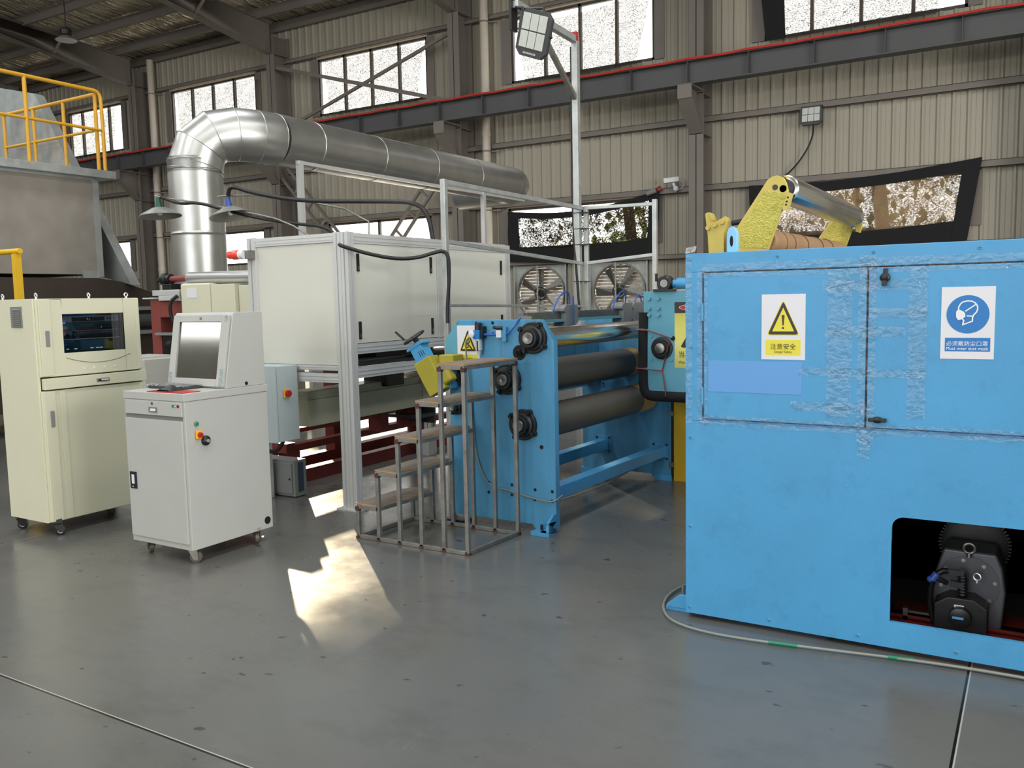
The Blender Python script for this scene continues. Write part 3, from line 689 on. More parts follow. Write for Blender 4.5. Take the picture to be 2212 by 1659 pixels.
p = MB().lathe((CX_(-7.93), yF + 0.12, zr), (1, 0, -0.012), [(0, 0.025), (0.0, 0.056), (0.008, 0.06), (1.9, 0.06)], 28); p.build('roller', 'satin', t)
p = MB().cyl((CX_(-8.25), yF + 0.12, zr), (CX_(-7.9), yF + 0.12, zr), 0.03, n=20); p.build('shaft', 'redpost', t)
p = MB().lathe((CX_(-8.42), yF + 0.12, zr), (1, 0, 0), [(0, 0.028), (0.05, 0.05), (0.05, 0.06), (0.1, 0.062), (0.11, 0.045), (0.13, 0.05), (0.17, 0.05)], 20); p.build('chuck', 'iron', t)
MB().box(CX_(-8.3), CX_(-8.15), yF + 0.05, yF + 0.2, zr - 0.16, zr - 0.05).build('bearing_block', 'iron', t, 0.006)
p = MB(); p.box(CX_(-8.4), CX_(-7.95), yF + 0.0, yF + 0.2, zr - 0.165, zr - 0.11); p.box(CX_(-8.3), CX_(-7.95), yF, yF + 0.15, zr - 0.215, zr - 0.165); p.cyl((CX_(-8.6), yF + 0.02, zr - 0.19), (CX_(-8.3), yF + 0.02, zr - 0.19), 0.01, n=8); p.build('slide_cylinder', 'alu', t, 0.004)
p = MB(); p.box(CX_(-8.52), CX_(-8.36), yF + 0.05, yF + 0.2, 0, zr - 0.21); p.box(CX_(-8.36), CX_(-7.95), yF + 0.05, yF + 0.2, zr - 0.38, zr - 0.22); p.build('frame', 'redpost', t, 0.004)
MB().box(CX_(-8.25), CX_(-8.05), yF + 0.5, yF + 0.65, 0, zr - 0.3).build('rear_post', 'redpost', t)
p = MB().tube([(CX_(-7.95), yF - 0.02, zr - 0.17), (CX_(-8.03), yF - 0.06, zr - 0.23), (CX_(-8.03), yF - 0.05, zr - 0.4), (CX_(-7.96), yF - 0.01, zr - 0.5)], 0.018, 8, smooth=2); p.build('hose', 'black', t)
p = MB().cyl((CX_(-8.15), yF + 0.0, 1.16), (CX_(-8.05), yF - 0.02, 1.16), 0.05).cyl((CX_(-8.0), yF, 1.14), (CX_(-7.9), yF, 1.14), 0.03).box(CX_(-8.3), CX_(-7.8), yF + 0.02, yF + 0.1, 1.02, 1.25); p.build('motor', 'iron', t)
MB().box(CX_(-8.4), CX_(-7.7), yF + 0.0, yF + 0.1, 1.26, 1.285).build('cross_rail', 'midgrey', t)
t = thing('terminal_box', (-6.7, 5.0, 0), 'small grey steel box standing between the cream cabinet and the console', 'box')
MB().box(-7.10, -6.60, 4.75, 5.15, 0.0, 1.09).build('body', 'grey', t, 0.004); MB().box(-7.10, -6.85, 4.738, 4.75, 0.05, 1.08).build('door', 'grey', t, 0.003)
MB().box(-7.15, -6.75, 4.7, 5.2, 1.09, 1.105).build('lid', 'grey', t); MB().tube([(-6.97, 4.735, 0.86), (-6.96, 4.71, 0.9), (-6.95, 4.71, 0.96), (-6.96, 4.735, 0.98)], 0.012, 8).build('handle', 'black', t)

# ------------------------------------------------------------------ two tin shade lamps on the enclosure
def tin_lamp(c, tilt, holder, label, arm):
    t = thing('shade_lamp', c, label, 'lamp', 'tin shade lamps'); c = V(c); d = V(tilt).normalized()
    p = MB().lathe(c, d, [(0, 0.205), (0.006, 0.207), (0.03, 0.175), (0.075, 0.09), (0.085, 0.07), (0.09, 0.045), (0.086, 0.03), (0.065, 0.07), (0.028, 0.165), (0.004, 0.2), (0, 0.205)], 36, cap=False); p.build('shade', 'lamp', t)
    MB().lathe(c + d * 0.085, d, [(0, 0.03), (0.05, 0.028), (0.052, 0.022), (0.10, 0.022), (0.11, 0)], 18).build('lampholder', holder, t)
    MB().sphere(c + d * 0.04, 0.03, 12).build('bulb', 'paper', t)
    a = MB()
    for pts, r_ in arm: a.tube(pts, r_, 8, smooth=1)
    a.build('arm', 'bare', t); return t
l2 = V((-6.73, 5.9, 2.40)); l1 = V((-7.55, 5.72, 2.44))
tin_lamp(l2, (-0.22, 0, 1), 'lampblue', 'tin shade lamp with a blue holder in front of the silver riser', [([l2 + V((-0.2, 0.02, 0.205)), l2 + V((0, 0.0, 0.20)), l2 + V((0.5, 0.1, 0.175)), l2 + V((1.47, 0.3, -0.05)), (-5.27, 6.2, 2.06)], 0.009)])
tin_lamp(l1, (-0.1, 0, 1), 'lampgreen', 'tin shade lamp with a green holder left of the silver riser', [([l1 + V((-0.06, 0, 0.21)), l1 + V((0.0, 0, 0.19)), l1 + V((0.3, 0.1, 0.14)), l2 + V((0.2, 0.02, 0.03)), (-6.0, 5.9, 2.31), (-5.30, 5.6, 2.06)], 0.009)])
p = MB(); p.tube([l2 + V((-0.02, -0.01, 0.2)), l2 + V((0.02, -0.02, 0.27)), l2 + V((0.1, -0.02, 0.27)), l2 + V((0.3, 0, 0.2)), (-5.9, 6.0, 2.49), (-5.05, 6.15, 2.44), (-4.72, 6.2, 2.41), (-4.6, 6.22, 2.3), (-4.58, 6.25, 2.06)], 0.02, 10, smooth=2)
tag(p.build('lamp_cable', 'black'), 'thick black cable arching from the blue-holder lamp to the enclosure roof', 'cable')
p = MB(); p.tube([l1 + V((0.03, 0, 0.19)), l1 + V((0.3, 0, 0.10)), l1 + V((0.5, 0.05, 0.11)), l2 + V((-0.05, 0, 0.06)), l2 + V((0.22, 0, -0.01)), (-6.0, 5.95, 2.29), (-5.55, 6.0, 2.24), (-5.45, 6.02, 2.06)], 0.016, 10, smooth=2)
tag(p.build('lamp_cable', 'black'), 'black cable running from the green-holder lamp past the other lamp', 'cable')

# ------------------------------------------------------------------ white enclosure on aluminium profile
def profile(mb, a, b, s, mi=0):
    """T-slot aluminium bar: square section with a groove along each face"""
    a, b = V(a), V(b); d = (b - a).normalized(); u = V((1, 0, 0)) if abs(d.x) < 0.5 else V((0, 1, 0)); w = d.cross(u); h = s / 2; g = s * 0.12; dp = s * 0.12
    q = []
    for cu, cw in ((1, 1), (-1, 1), (-1, -1), (1, -1)): q.append((cu, cw))
    pts = [(h, -h), (h, -g), (h - dp, -g), (h - dp, g), (h, g), (h, h), (g, h), (g, h - dp), (-g, h - dp), (-g, h), (-h, h), (-h, g), (-h + dp, g), (-h + dp, -g), (-h, -g), (-h, -h), (-g, -h), (-g, -h + dp), (g, -h + dp), (g, -h)]
    return mb.prism([a + u * x + w * y for x, y in pts], b - a, mi)
t = thing('machine_enclosure', (-4.8, 5.9, 0), 'large white panelled enclosure on aluminium legs', 'enclosure')
X0, X1, Y0, Y1, ZT = -5.32, -4.30, 4.80, 7.10, 2.06
s = 0.085
for x, y in ((X0 + s / 2, Y0 + s / 2), (X0 + s / 2, Y1 - s / 2)):
    profile(MB(), (x, y, 0.0), (x, y, ZT), s).build('leg', 'alu', t)
p = MB()
for a in (-0.035, 0.035): profile(p, (X1 - 0.065 + a, Y0 + 0.05, 0.012), (X1 - 0.065 + a, Y0 + 0.05, ZT), 0.068)
p.box(X1 - 0.17, X1 + 0.04, Y0 - 0.02, Y0 + 0.1, 0, 0.012); p.build('leg', 'alu', t)
p = MB(); profile(p, (X1 - 0.05, Y1 - 0.05, 0), (X1 - 0.05, Y1 - 0.05, ZT - 0.01), 0.085); p.build('leg', 'alu', t)
MB().box(-5.36, -5.20, 6.92, 7.02, 0, 0.22).build('anchor_plate', 'grey', t)
def hbar(x0, x1, y0, y1, z0, z1, name='rail'):
    p = MB(); p.box(x0, x1, y0, y1, z0, z1); lx, ly = x1 - x0, y1 - y0
    for f in (0.3, 0.68):
        z = z0 + (z1 - z0) * f
        if lx > ly: p.box(x0, x1, y0 - 0.003, y0, z - 0.004, z + 0.004)
        else: p.box(x1, x1 + 0.003, y0, y1, z - 0.004, z + 0.004)
    p.build(name, 'alu', t)
hbar(X0 + s, X1 - 0.13, Y0 + 0.01, Y0 + 0.07, ZT - 0.07, ZT - 0.005)
hbar(X1 - 0.07, X1 - 0.01, Y0 + 0.1, Y1 - 0.08, ZT - 0.08, ZT - 0.005)
hbar(X1 - 0.07, X1 - 0.01, Y0 + 0.1, Y1 - 0.08, 1.165, 1.24)
hbar(X1 - 0.07, X1 - 0.01, Y0 + 0.1, Y1 - 0.08, 0.985, 1.065)
hbar(X0 + s, X1 - 0.13, Y0 + 0.01, Y0 + 0.07, 1.045, 1.083)
hbar(X0 + s, X1 - 0.13, Y0 + 0.01, Y0 + 0.07, 0.955, 1.025)
MB().box(X0 + s, X1 - 0.132, Y0 + 0.022, Y0 + 0.03, 1.086, ZT - 0.072).build('end_panel', 'white', t)
MB().box(X0 + 0.005, X1 - 0.02, Y0 + 0.03, Y1 - 0.03, ZT - 0.03, ZT - 0.012).build('roof_panel', 'white', t)
MB().box(X0 + 0.01, X0 + 0.02, Y0 + 0.09, Y1 - 0.09, 1.09, ZT - 0.03).build('back_panel', 'white', t)
MB().box(X0 + 0.09, X1 - 0.1, Y1 - 0.03, Y1 - 0.02, 1.09, ZT - 0.03).build('back_panel', 'white', t)
MB().box(X1 - 0.06, X1 - 0.004, 5.925, 5.975, 1.24, ZT - 0.08).build('centre_post', 'alu', t)
for (a, b, hs) in ((4.905, 5.922, (4.94, 5.84)), (5.978, 7.01, (6.025, 6.935))):
    d = MB().box(X1 - 0.03, X1 - 0.016, a, b, 1.245, ZT - 0.082).build('door', 'white', t)
    for y in hs:
        for z in (1.84, 1.34):
            q = MB().box(X1 - 0.016, X1 - 0.006, y - 0.012, y + 0.012, z - 0.065, z + 0.065); q.box(X1 - 0.006, X1 - 0.002, y - 0.008, y + 0.008, z - 0.055, z - 0.025, 1); q.build('latch', ['black', 'steel'], d)
b = MB().lathe((-5.29, Y0 - 0.05, 1.935), (-1, -0.12, 0.0), [(0, 0.038), (0.045, 0.038)], 24).build('beacon', 'paper', t)
MB().lathe((-5.335, Y0 - 0.055, 1.935), (-1, -0.12, 0.0), [(0, 0.038), (0.065, 0.038), (0.07, 0.036), (0.07, 0.030), (0.11, 0.030), (0.12, 0.022), (0.121, 0)], 24).build('lens', 'redlens', b)
MB().box(-5.31, -5.23, Y0 - 0.05, Y0, 1.90, 1.965).build('beacon_bracket', 'steel', t)
# machine inside, under the panels: cream beam on a red steel bed
t = thing('sorting_conveyor', (-5.2, 6.2, 0), 'cream slide beam on a dark red steel bed under the white enclosure', 'machine')
bx = -4.98
p = MB(); p.box(bx - 0.25, bx, 5.05, 6.55, 0.56, 0.775); p.build('slide_beam', 'cream', t, 0.006)
p = MB(); p.box(bx - 0.2, bx + 0.01, 5.05, 6.5, 0.80, 0.845); p.box(bx - 0.2, bx - 0.01, 5.05, 6.5, 0.775, 0.80); p.build('slide_rail', 'creamdark', t, 0.004)
MB().box(bx - 0.3, bx + 0.01, 6.55, 6.72, 0.45, 0.86).build('end_cap', 'cream', t, 0.006)
p = MB(); p.box(bx - 0.2, bx + 0.07, 5.95, 6.2, 0.80, 0.96); p.box(bx - 0.2, bx + 0.03, 5.6, 6.2, 0.93, 0.97); p.build('carriage', 'black', t, 0.01)
p = MB(); p.box(bx - 0.3, bx + 0.02, 5.45, 7.9, 1.00, 1.035); p.box(bx - 0.3, bx - 0.02, 5.45, 7.9, 1.05, 1.065); p.build('upper_rail', 'midgrey', t)
MB().box(bx - 0.25, bx + 0.0, 5.9, 6.35, 1.065, 1.15).build('drive_unit', 'black', t, 0.006)
def beamx(x, y0, y1, z0, z1, name): MB().box(x - 0.05, x + 0.05, y0, y1, z0, z1).build(name, 'redox', t)
beamx(-5.48, 5.1, 8.6, 0.0, 0.11, 'bed_rail'); beamx(-5.95, 5.1, 8.6, 0.0, 0.11, 'bed_rail')
beamx(-5.60, 5.1, 8.6, 0.255, 0.315, 'cross_rail'); beamx(-5.85, 5.1, 8.6, 0.365, 0.405, 'cross_rail')
for y in (5.15, 6.3, 7.6): MB().box(-6.0, -5.88, y, y + 0.12, 0.11, 1.3).build('post', 'redox', t)
for y in (5.35, 7.2): MB().box(-5.66, -5.54, y, y + 0.14, 0.11, 0.255).build('pedestal', 'redox', t)
for y in (6.0, 6.4): MB().box(bx - 0.2, bx - 0.05, y, y + 0.1, 0.385, 0.56).build('riser_block', 'redox', t)
MB().box(-5.9, -5.3, 5.1, 5.2, 0.31, 0.39).build('end_rail', 'redox', t)
p = MB(); p.box(-5.2, -4.85, 6.3, 6.55, 0.47, 0.50); p.cyl((-5.1, 6.32, 0.5), (-5.1, 6.32, 0.55), 0.02, n=10); p.cyl((-4.9, 6.4, 0.5), (-4.9, 6.4, 0.55), 0.02, n=10); p.box(-5.2, -4.85, 6.55, 6.58, 0.40, 0.56); p.build('bracket', 'darkgrey', t)
p = MB().cyl((-5.75, 5.55, 0.11), (-5.75, 5.55, 0.125), 0.13, n=20); p.build('foot_plate', 'iron', t)

# grey control box hung on the enclosure, floor box
t = thing('control_box', (-4.99, 4.67, 0.51), 'pale blue-grey switch box hung on the enclosure with a red rotary switch', 'control box')
MB().box(-5.15, -4.83, 4.585, 4.795, 0.515, 1.085).build('body', mat('pale_bluegrey', (178, 192, 194), 0.45, var=0.03), t, 0.004)
d = MB().box(-5.15, -4.83, 4.560, 4.582, 0.51, 1.09).build('door', bpy.data.materials['pale_bluegrey'], t, 0.004)
MB().box(-5.02, -4.998, 4.545, 4.56, 0.80, 0.88).build('latch', 'alu', d, 0.004)
q = MB(); a, b_, c_ = (-5.10, 0.53), (-4.95, 0.53), (-5.025, 0.655)
flat(q, [(a[0], 4.559, a[1]), (b_[0], 4.559, b_[1]), (c_[0], 4.559, c_[1])], (0, -1, 0), 0.001, 0)
flat(q, [(-5.088, 4.558, 0.537), (-4.962, 4.558, 0.537), (-5.025, 4.558, 0.642)], (0, -1, 0), 0.001, 1)
flat(q, [(-5.022, 4.557, 0.62), (-5.034, 4.557, 0.592), (-5.026, 4.557, 0.592), (-5.030, 4.557, 0.567), (-5.016, 4.557, 0.598), (-5.024, 4.557, 0.598)], (0, -1, 0), 0.001, 2)
text_mb(q, '当心触电', 0.019, (-5.025, 4.5565, 0.541), (1, 0, 0), (0, 0, 1), 0, bold=0.0004); q.build('electric_warning_sign', ['signblack', 'signyellow', 'signbrown'], t)
sw = MB().box(-4.83, -4.815, 4.635, 4.70, 0.845, 0.91).build('switch_plate', 'orange', t, 0.006)
MB().lathe((-4.815, 4.672, 0.877), (1, 0, 0), [(0, 0.026), (0.02, 0.024), (0.024, 0)], 20).build('switch_knob', 'red', sw)
MB().tube([(-5.12, 4.7, 0.52), (-5.13, 4.69, 0.45), (-5.05, 4.68, 0.41), (-4.95, 4.68, 0.43), (-4.90, 4.7, 0.52)], 0.016, 10, smooth=2).build('conduit', 'black', t)
t = thing('floor_box', (-5.2, 4.97, 0), 'low grey steel box on the floor beside the console with a dark blue side strip', 'box')
MB().box(-5.42, -5.045, 4.93, 5.06, 0.006, 0.30).build('body', 'midgrey', t, 0.003); d = MB().box(-5.41, -5.07, 4.918, 4.93, 0.03, 0.275).build('door', 'midgrey', t, 0.002)
MB().sphere((-5.09, 4.915, 0.15), 0.009, 10).build('knob', 'black', d); MB().box(-5.046, -5.042, 4.965, 5.025, 0.04, 0.28).build('side_strip', mat('dark_blue_strip', (50, 66, 84), 0.4), t)
# ------------------------------------------------------------------ cream cabinet with screen
t = thing('computer_cabinet', (-5.93, 3.7, 0), 'tall cream cabinet on castors with a dark screen behind glass', 'cabinet')
cx = -5.70
p = MB(); p.box(-6.17, cx - 0.02, 3.30, 3.32, 0.095, 1.615); p.box(-6.17, cx - 0.02, 4.07, 4.09, 0.095, 1.615); p.box(-6.17, -6.15, 3.32, 4.07, 0.095, 1.615); p.box(-6.15, cx - 0.02, 3.32, 4.07, 1.595, 1.615); p.box(-6.15, cx - 0.02, 3.32, 4.07, 0.095, 0.115)
p.build('carcass', 'cream', t, 0.003)
def door_part(z0, z1, name):
    p = MB(); p.box(cx - 0.02, cx, 3.312, 4.085, z0, z1); p.box(cx - 0.02, cx + 0.012, 3.318, 3.40, z0 + 0.003, z1 - 0.003); p.box(cx - 0.02, cx + 0.007, 3.43, 3.475, z0 + 0.003, z1 - 0.003)
    p.box(cx - 0.02, cx + 0.01, 4.05, 4.08, z0 + .003, z1 - .003); return p.build(name, 'creamdark', t, 0.004)
# upper door with window opening
p = MB(); sy0, sy1, sz0, sz1 = 3.487, 3.955, 1.243, 1.508
p.box(cx - 0.02, cx, 3.312, sy0, 1.09, 1.612); p.box(cx - 0.02, cx, sy1, 4.085, 1.09, 1.612); p.box(cx - 0.02, cx, sy0, sy1, 1.09, sz0); p.box(cx - 0.02, cx, sy0, sy1, sz1, 1.612)
p.box(cx, cx + 0.010, 3.322, 3.405, 1.095, 1.608); p.box(cx, cx + 0.006, 4.05, 4.08, 1.095, 1.608)
ud = p.build('upper_door', 'creamdark', t, 0.003)
MB().box(cx - 0.008, cx - 0.004, sy0, sy1, sz0, sz1).build('window_glass', 'smokeglass', ud)
p = MB().tube([(cx + 0.001, 3.50 + 0.49 * i / 12, 1.165 + 0.045 * ((i - 6) / 6.0) ** 2) for i in range(13)], 0.0022, 6); p.build('moulded_line', 'seamgrey', ud)
for y in (3.62, 3.70, 3.78, 3.86): MB().cyl((cx, y, 1.129), (cx + 0.004, y, 1.129), 0.008, n=14).build('button', 'paper', ud)
MB().box(cx + 0.010, cx + 0.017, 3.358, 3.385, 1.295, 1.40).build('door_lock', 'midgrey', ud, 0.003)
# monitor seen through the glass
mo = MB().box(cx - 0.12, cx - 0.04, sy0 - 0.02, sy1 + 0.02, sz0 - 0.02, sz1 + 0.02).build('monitor', 'black', t, 0.004)
scr = bpy.data.materials.new('lit_screen'); scr.use_nodes = True; pb = scr.node_tree.nodes['Principled BSDF']; pb.inputs['Base Color'].default_value = (0.02, 0.022, 0.025, 1); pb.inputs['Roughness'].default_value = 0.2
def emis(name, rgb, st):
    m = bpy.data.materials.new(name); m.use_nodes = True; q = m.node_tree.nodes['Principled BSDF']; q.inputs['Base Color'].default_value = (*lin(rgb), 1); q.inputs['Emission Color'].default_value = (*lin(rgb), 1); q.inputs['Emission Strength'].default_value = st; return m
eg, ew, ebl = emis('screen_grey', (190, 196, 214), 0.7), emis('screen_white', (248, 248, 250), 1.6), emis('screen_blue', (120, 130, 240), 0.8)
q = MB(); fx = cx - 0.04
def sc_r(y0, y1, z0, z1, mi): q.box(fx, fx + 0.002, sy0 + (sy1 - sy0) * y0, sy0 + (sy1 - sy0) * y1, sz0 + (sz1 - sz0) * z0, sz0 + (sz1 - sz0) * z1, mi)
sc_r(0.01, 0.97, 0.02, 0.97, 0); sc_r(0.02, 0.2, 0.80, 0.91, 1); sc_r(0.73, 0.97, 0.80, 0.91, 1); sc_r(0.02, 0.97, 0.915, 0.94, 1); sc_r(0.02, 0.97, 0.785, 0.80, 1); sc_r(0.03, 0.1, 0.80, 0.84, 3); sc_r(0.03, 0.1, 0.75, 0.785, 2)
for y in (0.76, 0.81, 0.87): q.box(fx + .001, fx + .003, sy0 + (sy1 - sy0) * y, sy0 + (sy1 - sy0) * (y + .03), sz0 + (sz1 - sz0) * .83, sz0 + (sz1 - sz0) * .885, 0)
for z in (0.55, 0.33): sc_r(0.02, 0.97, z, z + 0.018, 1)
sc_r(0.44, 0.46, 0.84, 0.88, 2); sc_r(0.48, 0.49, 0.84, 0.87, 2); sc_r(0.66, 0.68, 0.62, 0.65, 2)
for y0, y1 in ((0.09, 0.13), (0.21, 0.26), (0.47, 0.52), (0.56, 0.61), (0.62, 0.67)): sc_r(y0, y1, 0.075, 0.1, 2)
q.build('screen', [scr, eg, ew, ebl], mo)
dr = MB().box(cx - 0.02, cx + 0.018, 3.325, 4.105, 1.003, 1.08).build('drawer', 'creamdark', t, 0.004)
q = MB(); q.box(cx + 0.018, cx + 0.021, 3.70, 3.80, 1.025, 1.05, 0); q.box(cx + 0.0205, cx + 0.022, 3.712, 3.785, 1.03, 1.044, 1); q.cyl((cx + 0.02, 3.735, 1.038), (cx + 0.03, 3.785, 1.038), 0.006, n=10, mi=2); q.build('drawer_pull', ['midgrey', 'black', 'chrome'], dr)
ld = door_part(0.098, 0.995, 'lower_door'); MB().box(cx + 0.012, cx + 0.018, 3.352, 3.38, 0.75, 0.86).build('door_lock', 'midgrey', ld, 0.003)
v = MB().box(-5.975, -5.845, 3.294, 3.30, 1.425, 1.565).build('side_vent', 'midgrey', t)
q = MB()
for i in range(9): z = 1.436 + 0.0135 * i; q.obox((-5.905, 3.292, z), (0.05, 0, 0), (0, 0.004, 0.003), (0, 0, 0.003))
q.build('louvre', 'seamgrey', v)
for x, y in ((-5.72, 3.33), (-5.74, 3.72), (-5.72, 4.0), (-6.12, 3.33)):
    MB().ring((x, y, 1.638), (0, 1, 0.2) if y < 3.9 else (1, 0, 0), 0.013, 0.0045, 18, 8).cyl((x, y, 1.612), (x, y, 1.628), 0.008, n=10).build('lifting_eye', 'satin', t)
def castor(x, y, r, mname, par, yaw, z1, plate=True):
    a = V((math.cos(yaw), math.sin(yaw), 0)); s_ = V((-a.y, a.x, 0)); c = V((x, y, r)); w = MB()
    o = MB().lathe(c - s_ * 0.014, s_, [(0, r * 0.7), (0.003, r), (0.025, r), (0.028, r * 0.7)], 24).build('castor', mname, par)
    q = MB(); k = c + a * 0.015
    for sg in (-1, 1): q.prism([c + s_ * sg * 0.019 - a * 0.02 + V((0, 0, -0.012)), c + s_ * sg * 0.019 + a * 0.01 + V((0, 0, -0.012)), k + s_ * sg * 0.019 + a * 0.025 + V((0, 0, r + 0.01)), k + s_ * sg * 0.019 - a * 0.03 + V((0, 0, r + 0.01))], s_ * 0.003 * sg)
    q.obox(k + V((0, 0, (r + z1 - r) / 2 + r / 2 + 0.003)), a * 0.028, s_ * 0.024, V((0, 0, max(0.004, (z1 - 2 * r) / 2))))
    q.build('fork', 'black' if mname == 'black' else 'bare', o)
    h = MB().lathe(c - s_ * 0.016, s_, [(0, r * 0.55), (0.032, r * 0.55)], 18).build('wheel_hub', 'paper' if mname == 'black' else 'steel', o)
for x, y, a in ((-5.70, 3.37, -2.0), (-6.12, 3.35, -2.2), (-5.75, 4.0, -1.2), (-6.12, 4.03, -1.6)): castor(x, y, 0.034, 'black', t, a, 0.095)

# ------------------------------------------------------------------ grey console
t = thing('operator_console', (-4.56, 3.65, 0), 'light grey console on castors with a sloping screen hood and side switches', 'console')
a0, a1, b0, b1 = -4.85, -4.285, 3.335, 3.975
MB().box(a0, a1, b0, b1, 0.085, 0.985).build('carcass', 'grey', t, 0.004)
MB().box(a0 - 0.004, a1 + 0.004, b0 - 0.006, b1 + 0.004, 0.986, 1.032).build('worktop', 'grey', t, 0.003)
dr = MB().box(a0 + 0.018, a1 - 0.018, b0 - 0.012, b0, 0.895, 0.978).build('drawer', 'grey', t, 0.002)
q = MB(); q.box(-4.60, -4.52, b0 - 0.015, b0 - 0.012, 0.912, 0.945, 0); q.box(-4.594, -4.526, b0 - 0.016, b0 - 0.0145, 0.917, 0.940, 1); q.obox((-4.556, b0 - 0.017, 0.93), (0.024, 0, 0.0), (0, 0.001, 0), (0, 0.003, 0.009), 2); q.build('drawer_pull', ['midgrey', 'seamgrey', 'alu'], dr)
MB().cyl((-4.566, b0 - 0.012, 0.966), (-4.566, b0 - 0.016, 0.966), 0.008, n=14).build('lock', 'steel', dr)
q = MB()
for x, mi in ((-4.375, 0), (-4.352, 1), (-4.328, 2)): q.cyl((x, b0 - 0.012, 0.958), (x, b0 - 0.014, 0.958), 0.010, n=18, mi=mi); q.cyl((x, b0 - 0.0135, 0.958), (x, b0 - 0.0145, 0.958), 0.0065 if mi != 0 else 0.009, n=18, mi=3 if mi == 1 else (0 if mi == 0 else 4))
q.build('sticker_dots', ['green', 'red', 'red', 'paper', 'signblack'], dr)
d = MB().box(a0 + 0.012, a1 - 0.022, b0 - 0.012, b0, 0.125, 0.868).build('door', 'grey', t, 0.002)
q = MB(); q.box(-4.818, -4.757, b0 - 0.017, b0 - 0.012, 0.425, 0.53, 0); q.box(-4.799, -4.776, b0 - 0.020, b0 - 0.016, 0.455, 0.512, 1); q.box(-4.796, -4.79, b0 - 0.018, b0 - 0.0165, 0.432, 0.442, 1); q.build('door_latch', ['black', 'paper'], d)
MB().box(a0 + 0.01, a1 - 0.02, b0 - 0.002, b0 + 0.0, 0.87, 0.893).build('gap_shade_strip', 'seamgrey', t)  # grey strip paints in the shade of the gap above the door
# hood
yB, yT, zb, zt = 3.652, 3.735, 1.033, 1.502
p = MB(); p.yz([(yB, zb), (yT, zt - 0.012), (yT + 0.012, zt), (b1 - 0.002, zt), (b1 - 0.002, zb)], a0 + 0.012, a1 - 0.008); h = p.build('screen_hood', 'grey', t, 0.003)
ux = V((1, 0, 0)); uz = V((0, yT - yB, zt - zb)).normalized(); nn = ux.cross(uz); L_ = V((0, yT - yB, zt - zb)).length
o0 = V((a0 + 0.012, yB, zb)); W_ = (a1 - 0.008) - (a0 + 0.012)
def HP(u, v, k=0.0): return o0 + ux * u + uz * v + nn * k
def frame_piece(q, u0, u1, v0, v1, k0, k1, mi=0): q.obox((HP(u0, v0, k0) + HP(u1, v1, k1)) / 2, ux * (u1 - u0) / 2, uz * (v1 - v0) / 2, nn * (k1 - k0) / 2, mi)
q = MB(); e = 0.012; su0, su1, sv0, sv1 = 0.075, W_ - 0.075, 0.055, L_ - 0.062
frame_piece(q, e, su0, 0.01, L_ - 0.02, 0, 0.018); frame_piece(q, su1, W_ - e, 0.01, L_ - 0.02, 0, 0.018); frame_piece(q, su0, su1, 0.01, sv0, 0, 0.018); frame_piece(q, su0, su1, sv1, L_ - 0.02, 0, 0.018)
f = q.build('screen_frame', 'grey', t, 0.003)
q = MB(); frame_piece(q, su0, su1, sv0, sv1, 0.001, 0.004, 0); q.build('monitor', 'display', t)
q = MB(); frame_piece(q, su0, su1, sv0, sv1, 0.008, 0.010, 0); q.build('display_glass', 'screenglass', t)
c = HP(W_ / 2 + 0.005, L_ - 0.04, 0.018); MB().cyl(c, c + nn * 0.004, 0.009, n=14).build('lock', 'steel', f)
for fp in ((0.012, 0.05, 0.0, 0.09), (W_ - 0.05, W_ - .012, 0.0, 0.12), (W_ - 0.045, W_ - .012, L_ - 0.06, L_ - 0.021)): q = MB(); frame_piece(q, *fp, 0.0185, 0.02); q.build('protective_film', 'tape', f)
MB().cyl((a1 - 0.009, 3.814, 1.052), (a1 - 0.003, 3.814, 1.052), 0.011, n=16).build('cable_hole', 'black', t)
MB().cyl((a1, 3.928, 0.14), (a1 + 0.003, 3.928, 0.14), 0.025, n=24).build('cable_hole', 'black', t)
g = MB().cyl((a1, 3.408, 0.846), (a1 + 0.004, 3.408, 0.846), 0.015, n=20).build('push_button', 'black', t); MB().cyl((a1 + 0.004, 3.408, 0.846), (a1 + 0.014, 3.408, 0.846), 0.012, 0.0115, n=20).build('button_cap', 'green', g)
MB().lathe((a1 + 0.003, 3.408, 0.846), (1, 0, 0), [(0, 0.0148), (0.008, 0.0138)], 20).build('bezel', 'chrome', g)
g = MB().box(a1, a1 + 0.018, 3.395, 3.44, 0.752, 0.806).build('rotary_switch', 'orange', t, 0.008)
MB().lathe((a1 + 0.018, 3.418, 0.779), (1, 0, 0), [(0, 0.017), (0.014, 0.015), (0.016, 0)], 20).build('switch_knob', 'red', g)
g = MB().lathe((a1, 3.47, 0.737), (1, 0, 0), [(0, 0.031), (0.012, 0.030), (0.02, 0.024), (0.024, 0.010), (0.03, 0.009), (0.03, 0)], 26).build('emergency_stop', 'black', t); MB().lathe((a1 + 0.024, 3.47, 0.737), (1, 0, 0), [(0, 0.011), (0.010, 0.010), (0.011, 0)], 16).build('key_core', 'satin', g)
for x, y, a in ((-4.30, 3.385, -2.6), (-4.77, 3.40, -0.4), (-4.245, 3.86, -0.6), (-4.78, 3.92, 0.6)): castor(min(x, -4.32), y, 0.036, 'rubber', t, a, 0.085)
